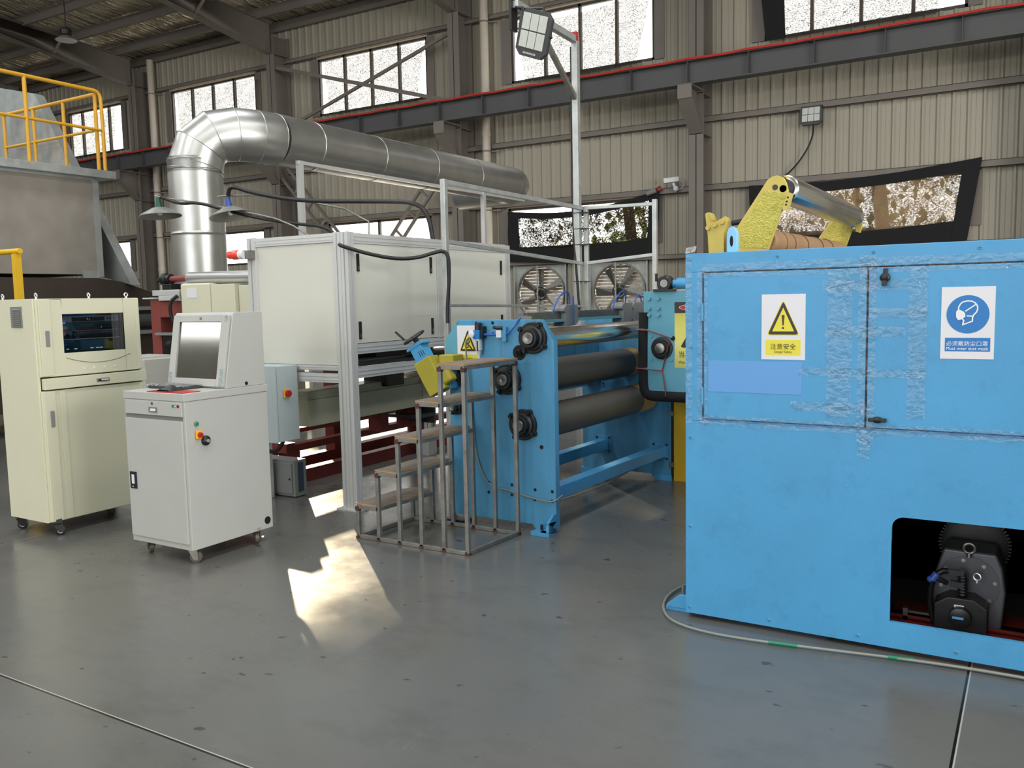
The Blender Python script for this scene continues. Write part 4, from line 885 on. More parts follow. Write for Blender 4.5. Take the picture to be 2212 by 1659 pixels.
# things on the console
t = thing('keyboard', (-4.66, 3.56, 1.032), 'keyboard wrapped in clear film on the grey console', 'keyboard')
MB().box(-4.84, -4.50, 3.50, 3.625, 1.033, 1.052).build('keyboard_body', 'darkgrey', t, 0.004)
MB().grid(lambda u, v: V((-4.85 + 0.37 * u, 3.485 + 0.155 * v, 1.053 + 0.006 * math.sin(31 * u + 5 * v) * math.sin(3.1 * v) + 0.004 * math.sin(57 * u))), 40, 10).build('wrapping', 'plastic', t)
t = thing('red_mat', (-4.50, 3.42, 1.032), 'thin red mat at the front edge of the grey console', 'mat')
MB().box(-4.64, -4.315, 3.345, 3.48, 1.0325, 1.036).build('mat', 'red', t)
t = thing('cloth_pouch', (-4.53, 3.43, 1.036), 'crumpled black cloth pouch lying on the red mat', 'pouch')
def pouch(u, v):
    x = -4.585 + 0.13 * u; y = 3.37 + 0.10 * v
    return V((x, y, 1.036 + 0.038 * (math.sin(math.pi * u) ** 0.7) * (0.35 + 0.65 * math.sin(math.pi * v)) * (0.85 + 0.15 * math.sin(9 * u + 4 * v))))
MB().grid(pouch, 18, 12).box(-4.58, -4.46, 3.375, 3.465, 1.036, 1.04).build('pouch', 'black', t)

# ------------------------------------------------------------------ blue two-plate roller press
t = thing('roller_press', (-3.1, 5.9, 0), 'blue two-plate roller press with a chrome roller on top and two dark rollers below', 'machine')
NY0, NY1, FY0, FY1, DX = 4.93, 4.985, 6.84, 6.90, 0.07
out = [(-3.50, 0.05), (-3.505, 0.90), (-3.495, 0.95), (-3.515, 1.0), (-3.525, 1.275), (-3.42, 1.412), (-2.776, 1.412), (-2.677, 1.275), (-2.677, 0.02), (-2.84, 0.02), (-2.86, 0.045)]
MB().xz(out, NY0, NY1).build('side_plate', 'blue_worn', t, 0.003)
MB().xz([(x + DX, z) for x, z in out], FY0, FY1).build('side_plate', 'blue_worn', t, 0.003)
p = MB().xz([(-3.528, 1.12), (-3.528, 1.275), (-3.432, 1.40), (-3.432, 1.12)], NY0 - 0.004, NY0); p.build('edge_filler', 'teal', t)
for x, z in ((-3.271, 1.39), (-3.14, 1.392), (-3.138, 1.318), (-3.2, 0.298), (-3.202, 0.23), (-3.014, 0.298), (-3.016, 0.229), (-2.834, 0.282), (-2.836, 0.216), (-2.704, 0.282), (-2.706, 0.217), (-2.779, 0.573), (-2.965, 1.21)):
    MB().cyl((x, NY0 - 0.0015, z), (x, NY0 + 0.001, z), 0.011 if z != 0.573 else 0.014, n=14).build('bolt_hole', 'dark', t)
p = MB().cyl((-2.935, NY0 - 0.002, 1.195), (-2.935, NY0 + 0.001, 1.195), 0.05, n=24); p.build('access_hole', 'dark', t)
def bearing(x, z, s, sq=True):
    """cast flange bearing: body, collar, bolts and shaft end"""
    y = NY0; q = MB()
    if sq:
        q.lathe((x, y, z), (0, -1, 0), [(0, s * 0.97), (0.016, s * 0.97), (0.02, s * 0.93), (0.02, 0)], 40)
        for i in range(4): a = R(57 + 90 * i); q.cyl((x + math.cos(a) * s * 0.92, y, z + math.sin(a) * s * 0.92), (x + math.cos(a) * s * 0.92, y - 0.024, z + math.sin(a) * s * 0.92), s * 0.2, n=16)
    if False:
        pts = []
        for i in range(4):
            a = R(45 + 90 * i + 12); ca = V((math.cos(a), math.sin(a))); tn = V((-ca.y, ca.x))
            for k in (-1, -0.5, 0, 0.5, 1): rr = s * (1.04 - 0.10 * k * k); pts.append((x + ca.x * rr + tn.x * k * s * 0.16, z + ca.y * rr + tn.y * k * s * 0.16))
            b = R(90 + 90 * i + 12); pts.append((x + math.cos(b) * s * 0.86, z + math.sin(b) * s * 0.86))
        q.xz(pts, y - 0.022, y)
    q.lathe((x, y - 0.02, z), (0, -1, 0), [(0, s * 0.8), (0.012, s * 0.76), (0.016, s * 0.62), (0.05, s * 0.56), (0.05, s * 0.40), (0.04, s * 0.38), (0.04, 0)], 32)
    b = q.build('bearing', 'iron', t, 0.002)
    for i in range(4):
        a = R(45 + 90 * i + 12); bx_, bz_ = x + math.cos(a) * s * 0.92, z + math.sin(a) * s * 0.92
        MB().cyl((bx_, y - 0.022, bz_), (bx_, y - 0.042, bz_), s * 0.13, n=6).build('bolt', 'iron', b)
    MB().lathe((x, y - 0.03, z), (0, -1, 0), [(0, s * 0.37), (0.045, s * 0.37), (0.05, s * 0.34), (0.05, 0.006), (0.047, 0)], 28).build('shaft_end', 'steel', b)
bearing(-2.827, 1.293, 0.108); bearing(-3.029, 1.016, 0.108); bearing(-2.914, 0.716, 0.108); bearing(-3.459, 1.016, 0.075); bearing(-3.442, 0.809, 0.055)
MB().cyl((-2.93, NY0 - 0.003, 1.20), (-2.93, NY0 - 0.02, 1.19), 0.022, n=14).build('grease_cap', 'iron', t)
def roller(x, z, r, m, ends, label):
    a = V((x, NY1 + 0.015, z)); b = V((x + DX, FY0 - 0.015, z)); L_ = (b - a).length
    o = MB().lathe(a, b - a, [(0, r * 0.6), (0.0, r * 0.97), (0.01, r), (L_ - 0.01, r), (L_, r * 0.97), (L_, r * 0.6)], 48).build('roller', m, t, label=label)
    if ends:
        d = (b - a).normalized()
        for s0, s1 in ((0.004, 0.12), (L_ - 0.26, L_ - 0.004)): MB().lathe(a + d * s0, d, [(0, r * 0.98), (0.003, r + 0.002), (s1 - s0, r + 0.002), (s1 - s0 + 0.001, r)], 48).build('varnished_end', 'amber', o)
roller(-2.827, 1.285, 0.072, 'chrome', False, 'polished chrome roller'); roller(-3.03, 1.000, 0.118, 'rubber', False, 'upper dark rubber roller'); roller(-2.905, 0.705, 0.118, 'rubber', True, 'lower dark rubber roller with amber ends')
d_ = V((DX, FY0 - NY1, 0)).normalized(); MB().lathe(V((-3.03 + DX, FY0 - 0.015, 1.0)) - d_ * 0.14, d_, [(0, 0.118), (0.001, 0.1195), (0.13, 0.1195), (0.132, 0.11)], 48).build('varnished_end', 'amber', t)
for x, z, r in ((-3.459, 1.016, 0.045), (-3.442, 0.809, 0.03)): MB().cyl((x, NY1, z), (x + DX, FY0, z), r, n=24).build('guide_roller', 'satin', t)
# cross beams
def xbeam(x, z, w, h, name='cross_beam'):
    q = MB(); q.bar((x, NY1, z), (x + DX, FY0, z), w, h); o = q.build(name, 'blue', t, 0.006)
    q = MB(); q.box(x + DX - w * 0.8, x + DX + w * 0.8, FY0 - 0.014, FY0, z - h * 0.85, z + h * 0.85)
    q.build('end_flange', 'blue_worn', o)
    for sx in (-1, 1):
        for sz in (-1, 1): MB().cyl((x + DX + sx * w * 0.65, FY0 - 0.014, z + sz * h * 0.65), (x + DX + sx * w * 0.65, FY0 - 0.024, z + sz * h * 0.65), 0.010, n=6).build('flange_bolt', 'iron', o)
xbeam(-2.77, 0.245, 0.09, 0.09); xbeam(-3.30, 0.27, 0.09, 0.09); xbeam(-3.35, 0.87, 0.09, 0.1)
MB().obox((-3.38 + DX, 6.3, 1.1), (0.05, 0, 0), (0, 0.5, 0), (0, 0, 0.12)).build('rear_web', 'blue_worn', t)
# feet
for x0, x1 in ((-2.815, -2.677),):
    q = MB(); q.box(x0, x1, NY0 - 0.105, NY0, 0.0, 0.028); q.box(x1 - 0.022, x1, NY0 - 0.105, NY0, 0.028, 0.09)
    q.yz([(NY0 - 0.105, 0.09), (NY0 - 0.03, 0.135), (NY0, 0.135), (NY0, 0.028)], x1 - 0.022, x1); q.build('foot', 'blue', t, 0.002)
    MB().cyl((-2.76, NY0 - 0.05, 0.028), (-2.76, NY0 - 0.05, 0.065), 0.010, n=8).build('anchor_bolt', 'iron', t)
MB().box(-3.52, -3.36, NY0 - 0.09, NY0 + 0.02, 0, 0.03).build('foot', 'iron', t)
for x0, x1 in ((-2.75, -2.60), (-3.45, -3.30)): MB().box(x0, x1, FY1 - 0.08, FY1 + 0.08, 0, 0.05).build('foot', 'blue', t)
# sensor heads on a dark slide beam
q = MB(); q.bar((-3.0, NY1 + 0.06, 1.425), (-3.0 + DX, FY0 + 0.15, 1.425), 0.07, 0.055)
for k in (-0.018, -0.004, 0.01): q.bar((-2.963, NY1 + 0.06, 1.425 + k), (-2.963 + DX, FY0 + 0.15, 1.425 + k), 0.006, 0.004)
q.build('slide_beam', 'steel', t); MB().bar((-3.0, NY1, 1.39), (-3.0 + DX, FY0 + 0.1, 1.39), 0.13, 0.02).build('beam_base', 'teal', t)
for i, (y, two) in enumerate(((5.67, False), (6.60, False), (6.80, False))):
    x = -2.98 + DX * (y - NY1) / 1.86; q = MB()
    q.prism([(x + 0.05, y - 0.13, 1.345), (x + 0.05, y - 0.13, 1.44), (x + 0.05, y - 0.155, 1.455), (x + 0.05, y - 0.155, 1.475), (x + 0.05, y - 0.12, 1.50), (x + 0.05, y + 0.05, 1.50), (x + 0.05, y + 0.065, 1.48), (x + 0.05, y + 0.065, 1.37), (x + 0.05, y + 0.02, 1.35), (x + 0.05, y - 0.0, 1.335)], (-0.1, 0, 0))
    o = q.build('cutter_head', 'midgrey', t, 0.003); MB().box(x - 0.04, x + 0.055, y - 0.06, y + 0.03, 1.325, 1.345).build('blade_holder', 'black', o)
    hp = [(x, y - 0.25, 1.43), (x + 0.02, y - 0.2, 1.55), (x + 0.02, y - 0.07, 1.60), (x, y + 0.02, 1.58), (x, y + 0.03, 1.50)] if i != 2 else [(x, y + 0.0, 1.50), (x + 0.01, y + 0.04, 1.57), (x, y + 0.13, 1.55), (x, y + 0.16, 1.43)]
    MB().tube(hp, 0.006, 8, smooth=2).build('air_hose', 'bluehose', o)
    if i == 0: MB().tube([(x + 0.05, y - 0.01, 1.50), (x + 0.06, y - 0.03, 1.57), (x + 0.07, y - 0.05, 1.55), (x + 0.07, y - 0.05, 1.30)], 0.006, 8, smooth=1).build('air_hose', 'bluehose', o)
# sign, air filter, valve, hoses on the near plate
def warn_sign(name, x0, x1, z0, z1, y, par, cn, en, kind):
    """white plate, yellow triangle with black border, yellow caption"""
    w, h = x1 - x0, z1 - z0; q = MB(); cxm = (x0 + x1) / 2
    q.box(x0, x1, y - 0.0015, y, z0, z1, 0)
    def tri(s, yy, mi, rr):
        H, W_t, zc = 0.55 * h * s, 0.76 * w * s, z0 + 0.555 * h
        A = [(cxm, zc + H * 2 / 3), (cxm - W_t / 2, zc - H / 3), (cxm + W_t / 2, zc - H / 3)]
        pts = []
        for i in range(3):
            a, b, c = V(A[i - 1]), V(A[i]), V(A[(i + 1) % 3])
            for f in (0, 0.25, 0.5, 0.75, 1): p1 = b + (a - b).normalized() * rr * (1 - f); p2 = b + (c - b).normalized() * rr * f; pts.append((p1 + p2) / 2 if f in (0.25, 0.5, 0.75) else (p1 if f == 0 else p2))
        flat(q, [(a.x, yy, a.y) for a in pts], (0, -1, 0), 0.0006, mi)
    tri(1.0, y - 0.0015, 1, 0.09 * w); tri(0.93, y - 0.0021, 2, 0.07 * w); tri(0.66, y - 0.0027, 1, 0.012 * w)
    cz = z0 + h * (0.60 if kind == 'mark' else 0.565)
    if kind == 'mark':
        flat(q, [(cxm - 0.034 * w, y - 0.0033, cz + 0.075 * h), (cxm - 0.02 * w, y - 0.0033, cz + 0.085 * h), (cxm + 0.02 * w, y - 0.0033, cz + 0.085 * h), (cxm + 0.034 * w, y - 0.0033, cz + 0.075 * h), (cxm + 0.014 * w, y - 0.0033, cz - 0.075 * h), (cxm - 0.014 * w, y - 0.0033, cz - 0.075 * h)], (0, -1, 0), 0.0006, 3)
        q.cyl((cxm, y - 0.0033, cz - 0.115 * h), (cxm, y - 0.0039, cz - 0.115 * h), 0.026 * w, n=18, mi=3)
    else:
        for dx_, dz_ in ((0.0, 0.055), (-0.05, -0.05)):
            c = V((cxm + dx_ * w, y - 0.0033, cz + dz_ * h)); q.cyl(c, c + V((0, -0.0005, 0)), 0.085 * w, n=20, mi=2)
            for k in range(10): a = R(36 * k); e = c + V((math.cos(a), 0, math.sin(a))) * 0.09 * w; q.obox(e, (0.012 * w, 0, 0), (0, 0.0003, 0), (0, 0, 0.012 * w), 2)
            q.cyl(c + V((0, -0.0005, 0)), c + V((0, -0.0010, 0)), 0.045 * w, n=18, mi=1); q.cyl(c + V((0, -0.001, 0)), c + V((0, -0.0015, 0)), 0.022 * w, n=14, mi=2)
        flat(q, [(cxm + 0.02 * w, y - 0.0033, cz - 0.03 * h), (cxm + 0.05 * w, y - 0.0033, cz - 0.02 * h), (cxm + 0.19 * w, y - 0.0033, cz - 0.11 * h), (cxm + 0.18 * w, y - 0.0033, cz - 0.145 * h), (cxm + 0.09 * w, y - 0.0033, cz - 0.10 * h)], (0, -1, 0), 0.0006, 2)
    q.box(x0 + 0.10 * w, x1 - 0.10 * w, y - 0.0022, y - 0.0015, z0 + 0.07 * h, z0 + 0.305 * h, 1)
    text_mb(q, cn, 0.148 * w if len(cn) == 4 else 0.115 * w, (cxm, y - 0.0028, z0 + 0.165 * h), (1, 0, 0), (0, 0, 1), 2, bold=0.0012)
    if en: text_mb(q, en, 0.072 * w, (cxm, y - 0.0028, z0 + 0.105 * h), (1, 0, 0), (0, 0, 1), 2, bold=0.0002)
    return q.build(name, ['paper', 'signyellow', 'signblack', 'signbrown'], par)
warn_sign('gear_warning_sign', -3.436, -3.249, 1.09, 1.375, NY0, t, '当心机械伤人', '', 'gear')
af = MB().box(-3.262, -3.21, NY0 - 0.06, NY0, 1.285, 1.345).build('air_filter', 'signblue', t, 0.004)
MB().cyl((-3.236, NY0 - 0.03, 1.345), (-3.236, NY0 - 0.03, 1.395), 0.026, 0.023, n=18).build('regulator_knob', 'black', af)
MB().lathe((-3.234, NY0 - 0.03, 1.285), (0, 0, -1), [(0, 0.024), (0.075, 0.024), (0.08, 0.018), (0.105, 0.014), (0.106, 0)], 20).build('filter_bowl', 'alu', af)
MB().box(-3.236, -3.226, NY0 - 0.056, NY0 - 0.052, 1.205, 1.275).build('sight_glass', 'black', af)
MB().box(-3.205, -3.190, NY0 - 0.05, NY0, 1.29, 1.37).build('mounting_bracket', 'iron', af)
g = MB().lathe((-3.268, NY0 - 0.05, 1.318), (-0.15, -1, 0), [(0, 0.022), (0.02, 0.024), (0.022, 0.021), (0.022, 0)], 22).build('pressure_gauge', 'paper', t); MB().cyl((-3.268, NY0 - 0.052, 1.318), (-3.262, NY0 - 0.03, 1.318), 0.01).build('stem', 'steel', g)
MB().tube([(-3.29, NY0 - 0.055, 1.30), (-3.33, NY0 - 0.05, 1.27), (-3.335, NY0 - 0.04, 1.2), (-3.33, NY0 - 0.03, 1.05), (-3.31, NY0 - 0.01, 0.7), (-3.30, NY0 - 0.01, 0.52), (-3.25, NY0 - 0.01, 0.36), (-3.185, NY0 - 0.01, 0.275), (-3.01, NY0 - 0.012, 0.26), (-2.93, NY0 - 0.012, 0.238), (-2.74, NY0 - 0.02, 0.215), (-2.67, NY0 - 0.03, 0.225), (-2.66, NY1, 0.25)], 0.006, 8, smooth=2).build('air_hose', 'hosegrey', t)
MB().tube([(-2.72, NY1 + .02, 0.2), (-2.71, 5.5, 0.175), (-2.70, 6.1, 0.185), (-2.665, FY0 - 0.03, 0.27)], 0.007, 8, smooth=2).build('air_hose', 'hosegrey', t)
vv = MB().box(-3.088, -3.05, NY0 - 0.045, NY0 - 0.01, 1.295, 1.345).build('hand_valve', 'paper', t, 0.003)
MB().tube([(-3.11, NY0 - 0.04, 1.365), (-3.08, NY0 - 0.035, 1.358), (-3.045, NY0 - 0.03, 1.36)], 0.011, 8).box(-3.085, -3.045, NY0 - 0.04, NY0 - 0.01, 1.345, 1.36).build('lever', 'black', vv); MB().box(-3.05, -3.02, NY0 - 0.03, NY0, 1.27, 1.365).build('bracket', 'blue_worn', vv)
MB().tube([(-3.19, NY0 - 0.03, 1.315), (-3.09, NY0 - 0.03, 1.315)], 0.008, 8).tube([(-3.045, NY0 - 0.02, 1.318), (-3.0, NY0 - 0.03, 1.32), (-2.95, NY0 - 0.03, 1.37), (-2.93, NY0, 1.425), (-2.90, NY1, 1.44)], 0.006, 8, smooth=2).build('air_hose', 'bluehose', t)
MB().box(-2.92, -2.84, NY0 + 0.005, NY0 + 0.04, 1.412, 1.435).build('hose_fitting', 'steel', t)
# ------------------------------------------------------------------ hand wheel gearbox beside the plate
t = thing('handwheel_gearbox', (-3.55, 4.8, 0.9), 'yellow and blue gearbox with a black hand wheel leaning off the near blue plate', 'gearbox')
ax = V((-0.46, -0.10, 0.88)).normalized(); u_ = V((ax.z, 0, -ax.x)).normalized(); w_ = ax.cross(u_)
yc = 4.80
c = V((-3.545, yc, 1.035)); MB().obox(c, u_ * 0.075, ax * 0.125, V((0, 0.055, 0))).build('worm_box', 'olive', t, 0.008)
MB().obox(c + u_ * 0.10 - ax * 0.03, u_ * 0.045, ax * 0.07, V((0, 0.04, 0))).build('lower_cover', 'olive', t, 0.02)
MB().obox((-3.44, 4.86, 1.13), (0.06, 0, 0), (0, 0.06, 0), (0, 0, 0.05)).build('mounting_block', 'olive', t, 0.006)
MB().box(-3.50, -3.42, 4.82, 4.93, 0.95, 1.08).build('rear_bracket', 'blue', t)
b = c + ax * 0.185; q = MB().obox(b, u_ * 0.05, ax * 0.065, V((0, 0.045, 0))); q.obox(b + ax * 0.045, u_ * 0.075, ax * 0.008, V((0, 0.05, 0))); q.build('spindle_box', 'blue', t, 0.004)
for k in range(3): e = b + u_ * (0.01 + 0.018 * k) - ax * 0.02 + V((0, -0.046, 0)); MB().obox(e, ax * 0.02, u_ * 0.002, V((0, 0.001, 0))).build('slot', 'dark', t)
wc = b + ax * 0.115; wn = V((-0.42, -0.35, 0.84)).normalized(); hw = MB().ring(wc, wn, 0.075, 0.010, 36, 10).build('handwheel', 'iron', t)
uu, vv2 = perp(wn)
q = MB()
for k in range(3): a = R(120 * k + 20); q.cyl(wc - wn * 0.01, wc + (uu * math.cos(a) + vv2 * math.sin(a)) * 0.073, 0.008, 0.007, n=10)
q.lathe(wc - wn * 0.05, wn, [(0, 0.018), (0.05, 0.02), (0.062, 0.014), (0.062, 0)], 16); q.build('spoke', 'iron', hw)
hp = wc + V((-0.082, 0, -0.02)); MB().cyl(hp, hp + wn * 0.07 + V((-0.03, 0, 0.0)), 0.008, n=12).build('crank_grip', 'iron', hw)
e = c - ax * 0.125 - u_ * 0.02; MB().cyl(e, e - ax * 0.075 + V((-0.0, 0, 0)), 0.008, n=10).build('spindle_rod', 'black', t)

# ------------------------------------------------------------------ teal machine end with foam-wrapped edge
t = thing('tension_stand', (-1.95, 6.55, 0), 'teal-blue machine end plate edged with black foam, standing behind the big blue housing', 'machine')
SX0, SX1, SY = -2.625, -1.46, 6.30
MB().box(SX0, SX1, SY, SY + 0.07, 0.79, 1.584).build('end_plate', 'teal', t, 0.004)
MB().box(SX0 + 0.1, SX1, SY + 0.07, 6.9, 0.86, 1.50).build('gear_case', 'blue_worn', t)
MB().box(-2.585, -1.46, 6.84, 6.9, 0.0, 0.9).build('yellow_guard', 'guardyellow', t); MB().box(-2.605, -2.588, 6.83, 6.9, 0.02, 0.88).build('guard_edge', 'black', t)
for z in (0.12, 0.55): MB().box(-2.62, -2.58, 6.815, 6.83, z, z + 0.04).build('guard_clip', 'steel', t)
for x in (-2.575, -2.50):
    for z in (1.53, 1.455, 1.405): MB().cyl((x, SY, z), (x, SY - 0.018, z), 0.0155, n=6).build('bolt', 'teal', t)
q = MB(); q.lathe((-2.475, SY, 1.149), (0, -1, 0), [(0, 0.088), (0.01, 0.085), (0.012, 0.07), (0.035, 0.066), (0.035, 0.045), (0.028, 0.043), (0.028, 0)], 30); b = q.build('bearing', 'iron', t); MB().lathe((-2.475, SY - 0.02, 1.149), (0, -1, 0), [(0, 0.04), (0.03, 0.04), (0.032, 0.036), (0.032, 0)], 24).build('shaft_end', 'steel', b)
for x, z in ((-2.56, 1.24), (-2.40, 1.24), (-2.56, 1.06), (-2.40, 1.06)): MB().cyl((x, SY, z), (x, SY - 0.006, z), 0.012, n=12).build('plug', 'teal', t)
MB().cyl((-2.385, SY - 0.001, 1.225), (-2.385, SY - 0.004, 1.225), 0.018, n=16).build('hole', 'dark', t)
# pillow block and blue pipe on top
q = MB().lathe((-2.454, SY + 0.02, 1.643), (0, -1, 0), [(-0.05, 0.06), (0.0, 0.062), (0.02, 0.060), (0.03, 0.05), (0.03, 0.036), (0.02, 0.034), (0.02, 0)], 28); q.box(-2.54, -2.36, SY - 0.02, SY + 0.06, 1.584, 1.60); q.box(-2.53, -2.515, SY, SY + 0.02, 1.66, 1.72); b = q.build('pillow_block', 'iron', t)
MB().lathe((-2.454, SY - 0.0, 1.643), (0, -1, 0), [(0, 0.033), (0.012, 0.031), (0.012, 0)], 20).build('shaft_end', 'steel', b)
MB().cyl((-2.40, SY + 0.04, 1.64), (-1.6, SY + 0.04, 1.63), 0.03, n=18).cyl((-2.36, SY + 0.04, 1.64), (-2.2, SY + 0.04, 1.63), 0.045, n=18).build('blue_pipe', 'blue', t)
MB().box(-2.36, -2.0, SY, SY + 0.06, 1.584, 1.598).build('pipe_saddle', 'bare', t)
# foam padding down the left edge and along the bottom
p = MB(); fo = 0.045
def foam(pts, nm):
    q = MB(); q.tube(pts, fo, 14, smooth=1); q.build(nm, 'blackrub', t)
foam([(SX0 - 0.0, SY + 0.02, 1.424), (SX0 - 0.002, SY + 0.02, 1.30)], 'foam_pad'); foam([(SX0 - 0.005, SY + 0.02, 1.285), (SX0 - 0.008, SY + 0.02, 1.0)], 'foam_pad')
foam([(SX0 - 0.006, SY + 0.02, 0.985), (SX0 - 0.004, SY + 0.02, 0.84), (SX0 + 0.02, SY + 0.02, 0.785), (SX0 + 0.10, SY + 0.02, 0.775), (SX1, SY + 0.02, 0.78)], 'foam_pad')
for pts in ([(-2.68, SY - 0.03, 1.292), (-2.58, SY - 0.02, 1.285), (-2.40, SY - 0.01, 1.228)], [(-2.68, SY - 0.03, 0.992), (-2.58, SY - 0.03, 0.985), (-2.47, SY - 0.01, 0.975)], [(-2.47, SY - 0.01, 0.975), (-2.44, SY - 0.02, 1.08), (-2.40, SY - 0.05, 1.2)], [(-2.47, SY - 0.01, 0.975), (-2.44, SY - 0.03, 0.85), (-2.43, SY - 0.04, 0.78)]):
    MB().tube(pts, 0.005, 6).build('tie_rope', 'redpost', t)
q = MB(); sx, sy = -2.372, SY - 0.0015
q.box(sx, sx + 0.42, sy, sy + 0.0015, 1.0, 1.50, 0); q.box(sx, sx + 0.42, sy - 0.0008, sy, 1.418, 1.50, 1)
flat(q, [(sx + 0.20 + 0.165 * math.cos(R(a)), sy - 0.0008, 1.459 + 0.029 * math.sin(R(a))) for a in range(0, 360, 15)], (0, -1, 0), 0.0006, 4); flat(q, [(sx + 0.20 + 0.16 * math.cos(R(a)), sy - 0.0014, 1.459 + 0.0265 * math.sin(R(a))) for a in range(0, 360, 15)], (0, -1, 0), 0.0006, 2)
text_mb(q, '注意', 0.042, (sx + 0.12, sy - 0.0022, 1.445), (1, 0, 0), (0, 0, 1), 4, bold=0.001)
flat(q, [(sx + 0.05, sy - 0.0006, 1.165), (sx + 0.065, sy - 0.0006, 1.155), (sx + 0.335, sy - 0.0006, 1.155), (sx + 0.35, sy - 0.0006, 1.165), (sx + 0.21, sy - 0.0006, 1.40), (sx + 0.19, sy - 0.0006, 1.40)], (0, -1, 0), 0.0006, 1); flat(q, [(sx + 0.09, sy - 0.0012, 1.18), (sx + 0.31, sy - 0.0012, 1.18), (sx + 0.20, sy - 0.0012, 1.365)], (0, -1, 0), 0.0006, 0)
text_mb(q, '当心机械伤人', 0.052, (sx + 0.03, sy - 0.001, 1.085), (1, 0, 0), (0, 0, 1), 1, align='LEFT', bold=0.0016); text_mb(q, 'Warning', 0.03, (sx + 0.03, sy - 0.001, 1.034), (1, 0, 0), (0, 0, 1), 3, align='LEFT')
q.build('yellow_warning_sign', ['signold', 'signblack', 'signred', 'signbrown', 'paper'], t)

# ------------------------------------------------------------------ galvanised pipe frame with floodlight post
t = thing('pipe_frame', (-3.6, 6.9, 0), 'galvanised square pipe frame standing between the white enclosure and the fans', 'frame')
ax_, ay, by_, cxx = -3.80, 5.335, 7.60, -3.05
def tube2(a, b, w, nm): MB().bar(a, b, w, w).build(nm, 'galv', t, 0.003)
for (x, y, h) in ((ax_, ay, 2.44), (cxx, by_, 2.43)): tube2((x, y, 0), (x, y, h), 0.042, 'post')
tube2((ax_ + 0.05, by_, 0), (ax_ + 0.05, by_, 2.42), 0.04, 'post')
for z0, z1, w in ((2.42, 2.40, 0.036), (1.985, 1.875, 0.03), (1.51, 1.465, 0.022)): tube2((ax_, ay + 0.02, z0), (ax_ + 0.01, by_ - 0.02, z1), w, 'rail')
for z, zb_ in ((2.39, 2.40), (1.93, 1.875)): tube2((ax_ + 0.02, by_, zb_), (cxx, by_, z), 0.03, 'rail')
t = thing('floodlight_post', (-3.82, 7.58, 0), 'tall square post with a bracing arm carrying a big black floodlight', 'floodlight')
px_, py_ = -3.815, 7.545
MB().bar((px_, py_, 0), (px_, py_, 3.98), 0.06, 0.06).build('post', 'galv', t, 0.003)
MB().bar((px_, py_ + 0.02, 3.955), (px_, 6.45, 3.99), 0.055, 0.06).build('arm', 'galv', t, 0.003)
MB().bar((px_, py_ - 0.02, 3.42), (px_, 6.78, 3.95), 0.04, 0.04).build('brace', 'bare', t)
for y in (6.78, py_ - 0.02): MB().box(px_ - 0.032, px_ + 0.032, y - 0.02, y + 0.02, 3.94, 4.02).build('red_mark', 'red', t)
MB().tube([(px_ - 0.045, py_, 3.9), (px_ - 0.05, py_, 3.0), (px_ - 0.04, py_ - 0.02, 2.2), (px_ + 0.02, py_ - 0.04, 1.55), (px_ + 0.03, py_ - .04, 1.4)], 0.012, 8, smooth=1).build('lamp_lead', 'black', t)
for z in (2.35, 2.2, 2.05, 1.7): MB().box(px_ - 0.035, px_ + 0.1, py_ - 0.035, py_ + 0.08, z, z + 0.006).build('wire_tie', 'iron', t)
fc = V((px_ + 0.25, 6.30, 3.67))
ux_, uz_ = V((0.93, 0.0, -0.36)), V((0.33, -0.16, 0.93))
P = floodlight(t, fc, ux_, uz_, 0.30, 0.36, 0.05)
uxn = ux_.normalized(); uzn = uz_.normalized(); nnn = uxn.cross(uzn)
q = MB()
for i in range(9): q.obox(P(-0.06 + 0.014 * i, -0.152, -0.001), uxn * 0.0045, uzn * 0.007, nnn * 0.001)
q.build('model_mark', 'lens', t)
q = MB(); q.tube([P(-0.16, 0.0, 0.03), P(-0.17, 0.17, 0.05), (px_ - 0.01, 6.47, 3.97)], 0.012, 8); q.tube([P(0.16, 0.0, 0.03), P(0.0, 0.2, 0.09), (px_ + 0.02, 6.5, 3.96)], 0.012, 8); q.box(px_ - 0.045, px_ - 0.02, 6.42, 6.52, 3.78, 4.05); q.build('yoke', 'black', t)
# black cable from the enclosure over the pipe frame
p = MB().tube([(-4.33, 4.77, 1.965), (-4.31, 4.76, 1.955), (-4.18, 4.87, 1.90), (-4.02, 5.0, 1.855), (-3.9, 5.12, 1.86), (-3.84, 5.26, 1.905), (-3.79, 5.31, 1.915), (-3.76, 5.32, 1.87), (-3.77, 5.33, 1.7), (-3.785, 5.32, 1.5), (-3.78, 5.31, 1.38)], 0.014, 10, smooth=2)
tag(p.build('power_cable', 'black'), 'thick black cable sagging from the enclosure corner to the pipe frame', 'cable')
# cardboard box behind the press
t = thing('carton', (-4.6, 8.6, 0), 'white printed carton with a strip of brown tape behind the chrome roller', 'box')
MB().box(-5.2, -4.235, 8.5, 9.0, 0.80, 1.045).build('carton_body', 'paper', t, 0.004); MB().box(-4.47, -4.43, 8.497, 9.0, 0.80, 1.047).build('tape_strip', mat('parcel_tape', (190, 150, 88), 0.35), t)
q = MB(); q.box(-4.31, -4.25, 8.4975, 8.5, 0.89, 1.03, 0)
for i, x in enumerate((-4.78, -4.70, -4.665, -4.63, -4.56, -4.53)): q.box(x, x + 0.028, 8.4975, 8.5, 0.93 + 0.01 * (i % 2), 0.965, 0)
q.build('printed_mark', 'midgrey', t)
MB().box(-5.2, -4.1, 8.4, 9.1, 0.0, 0.80).build('plinth', 'midgrey', t)

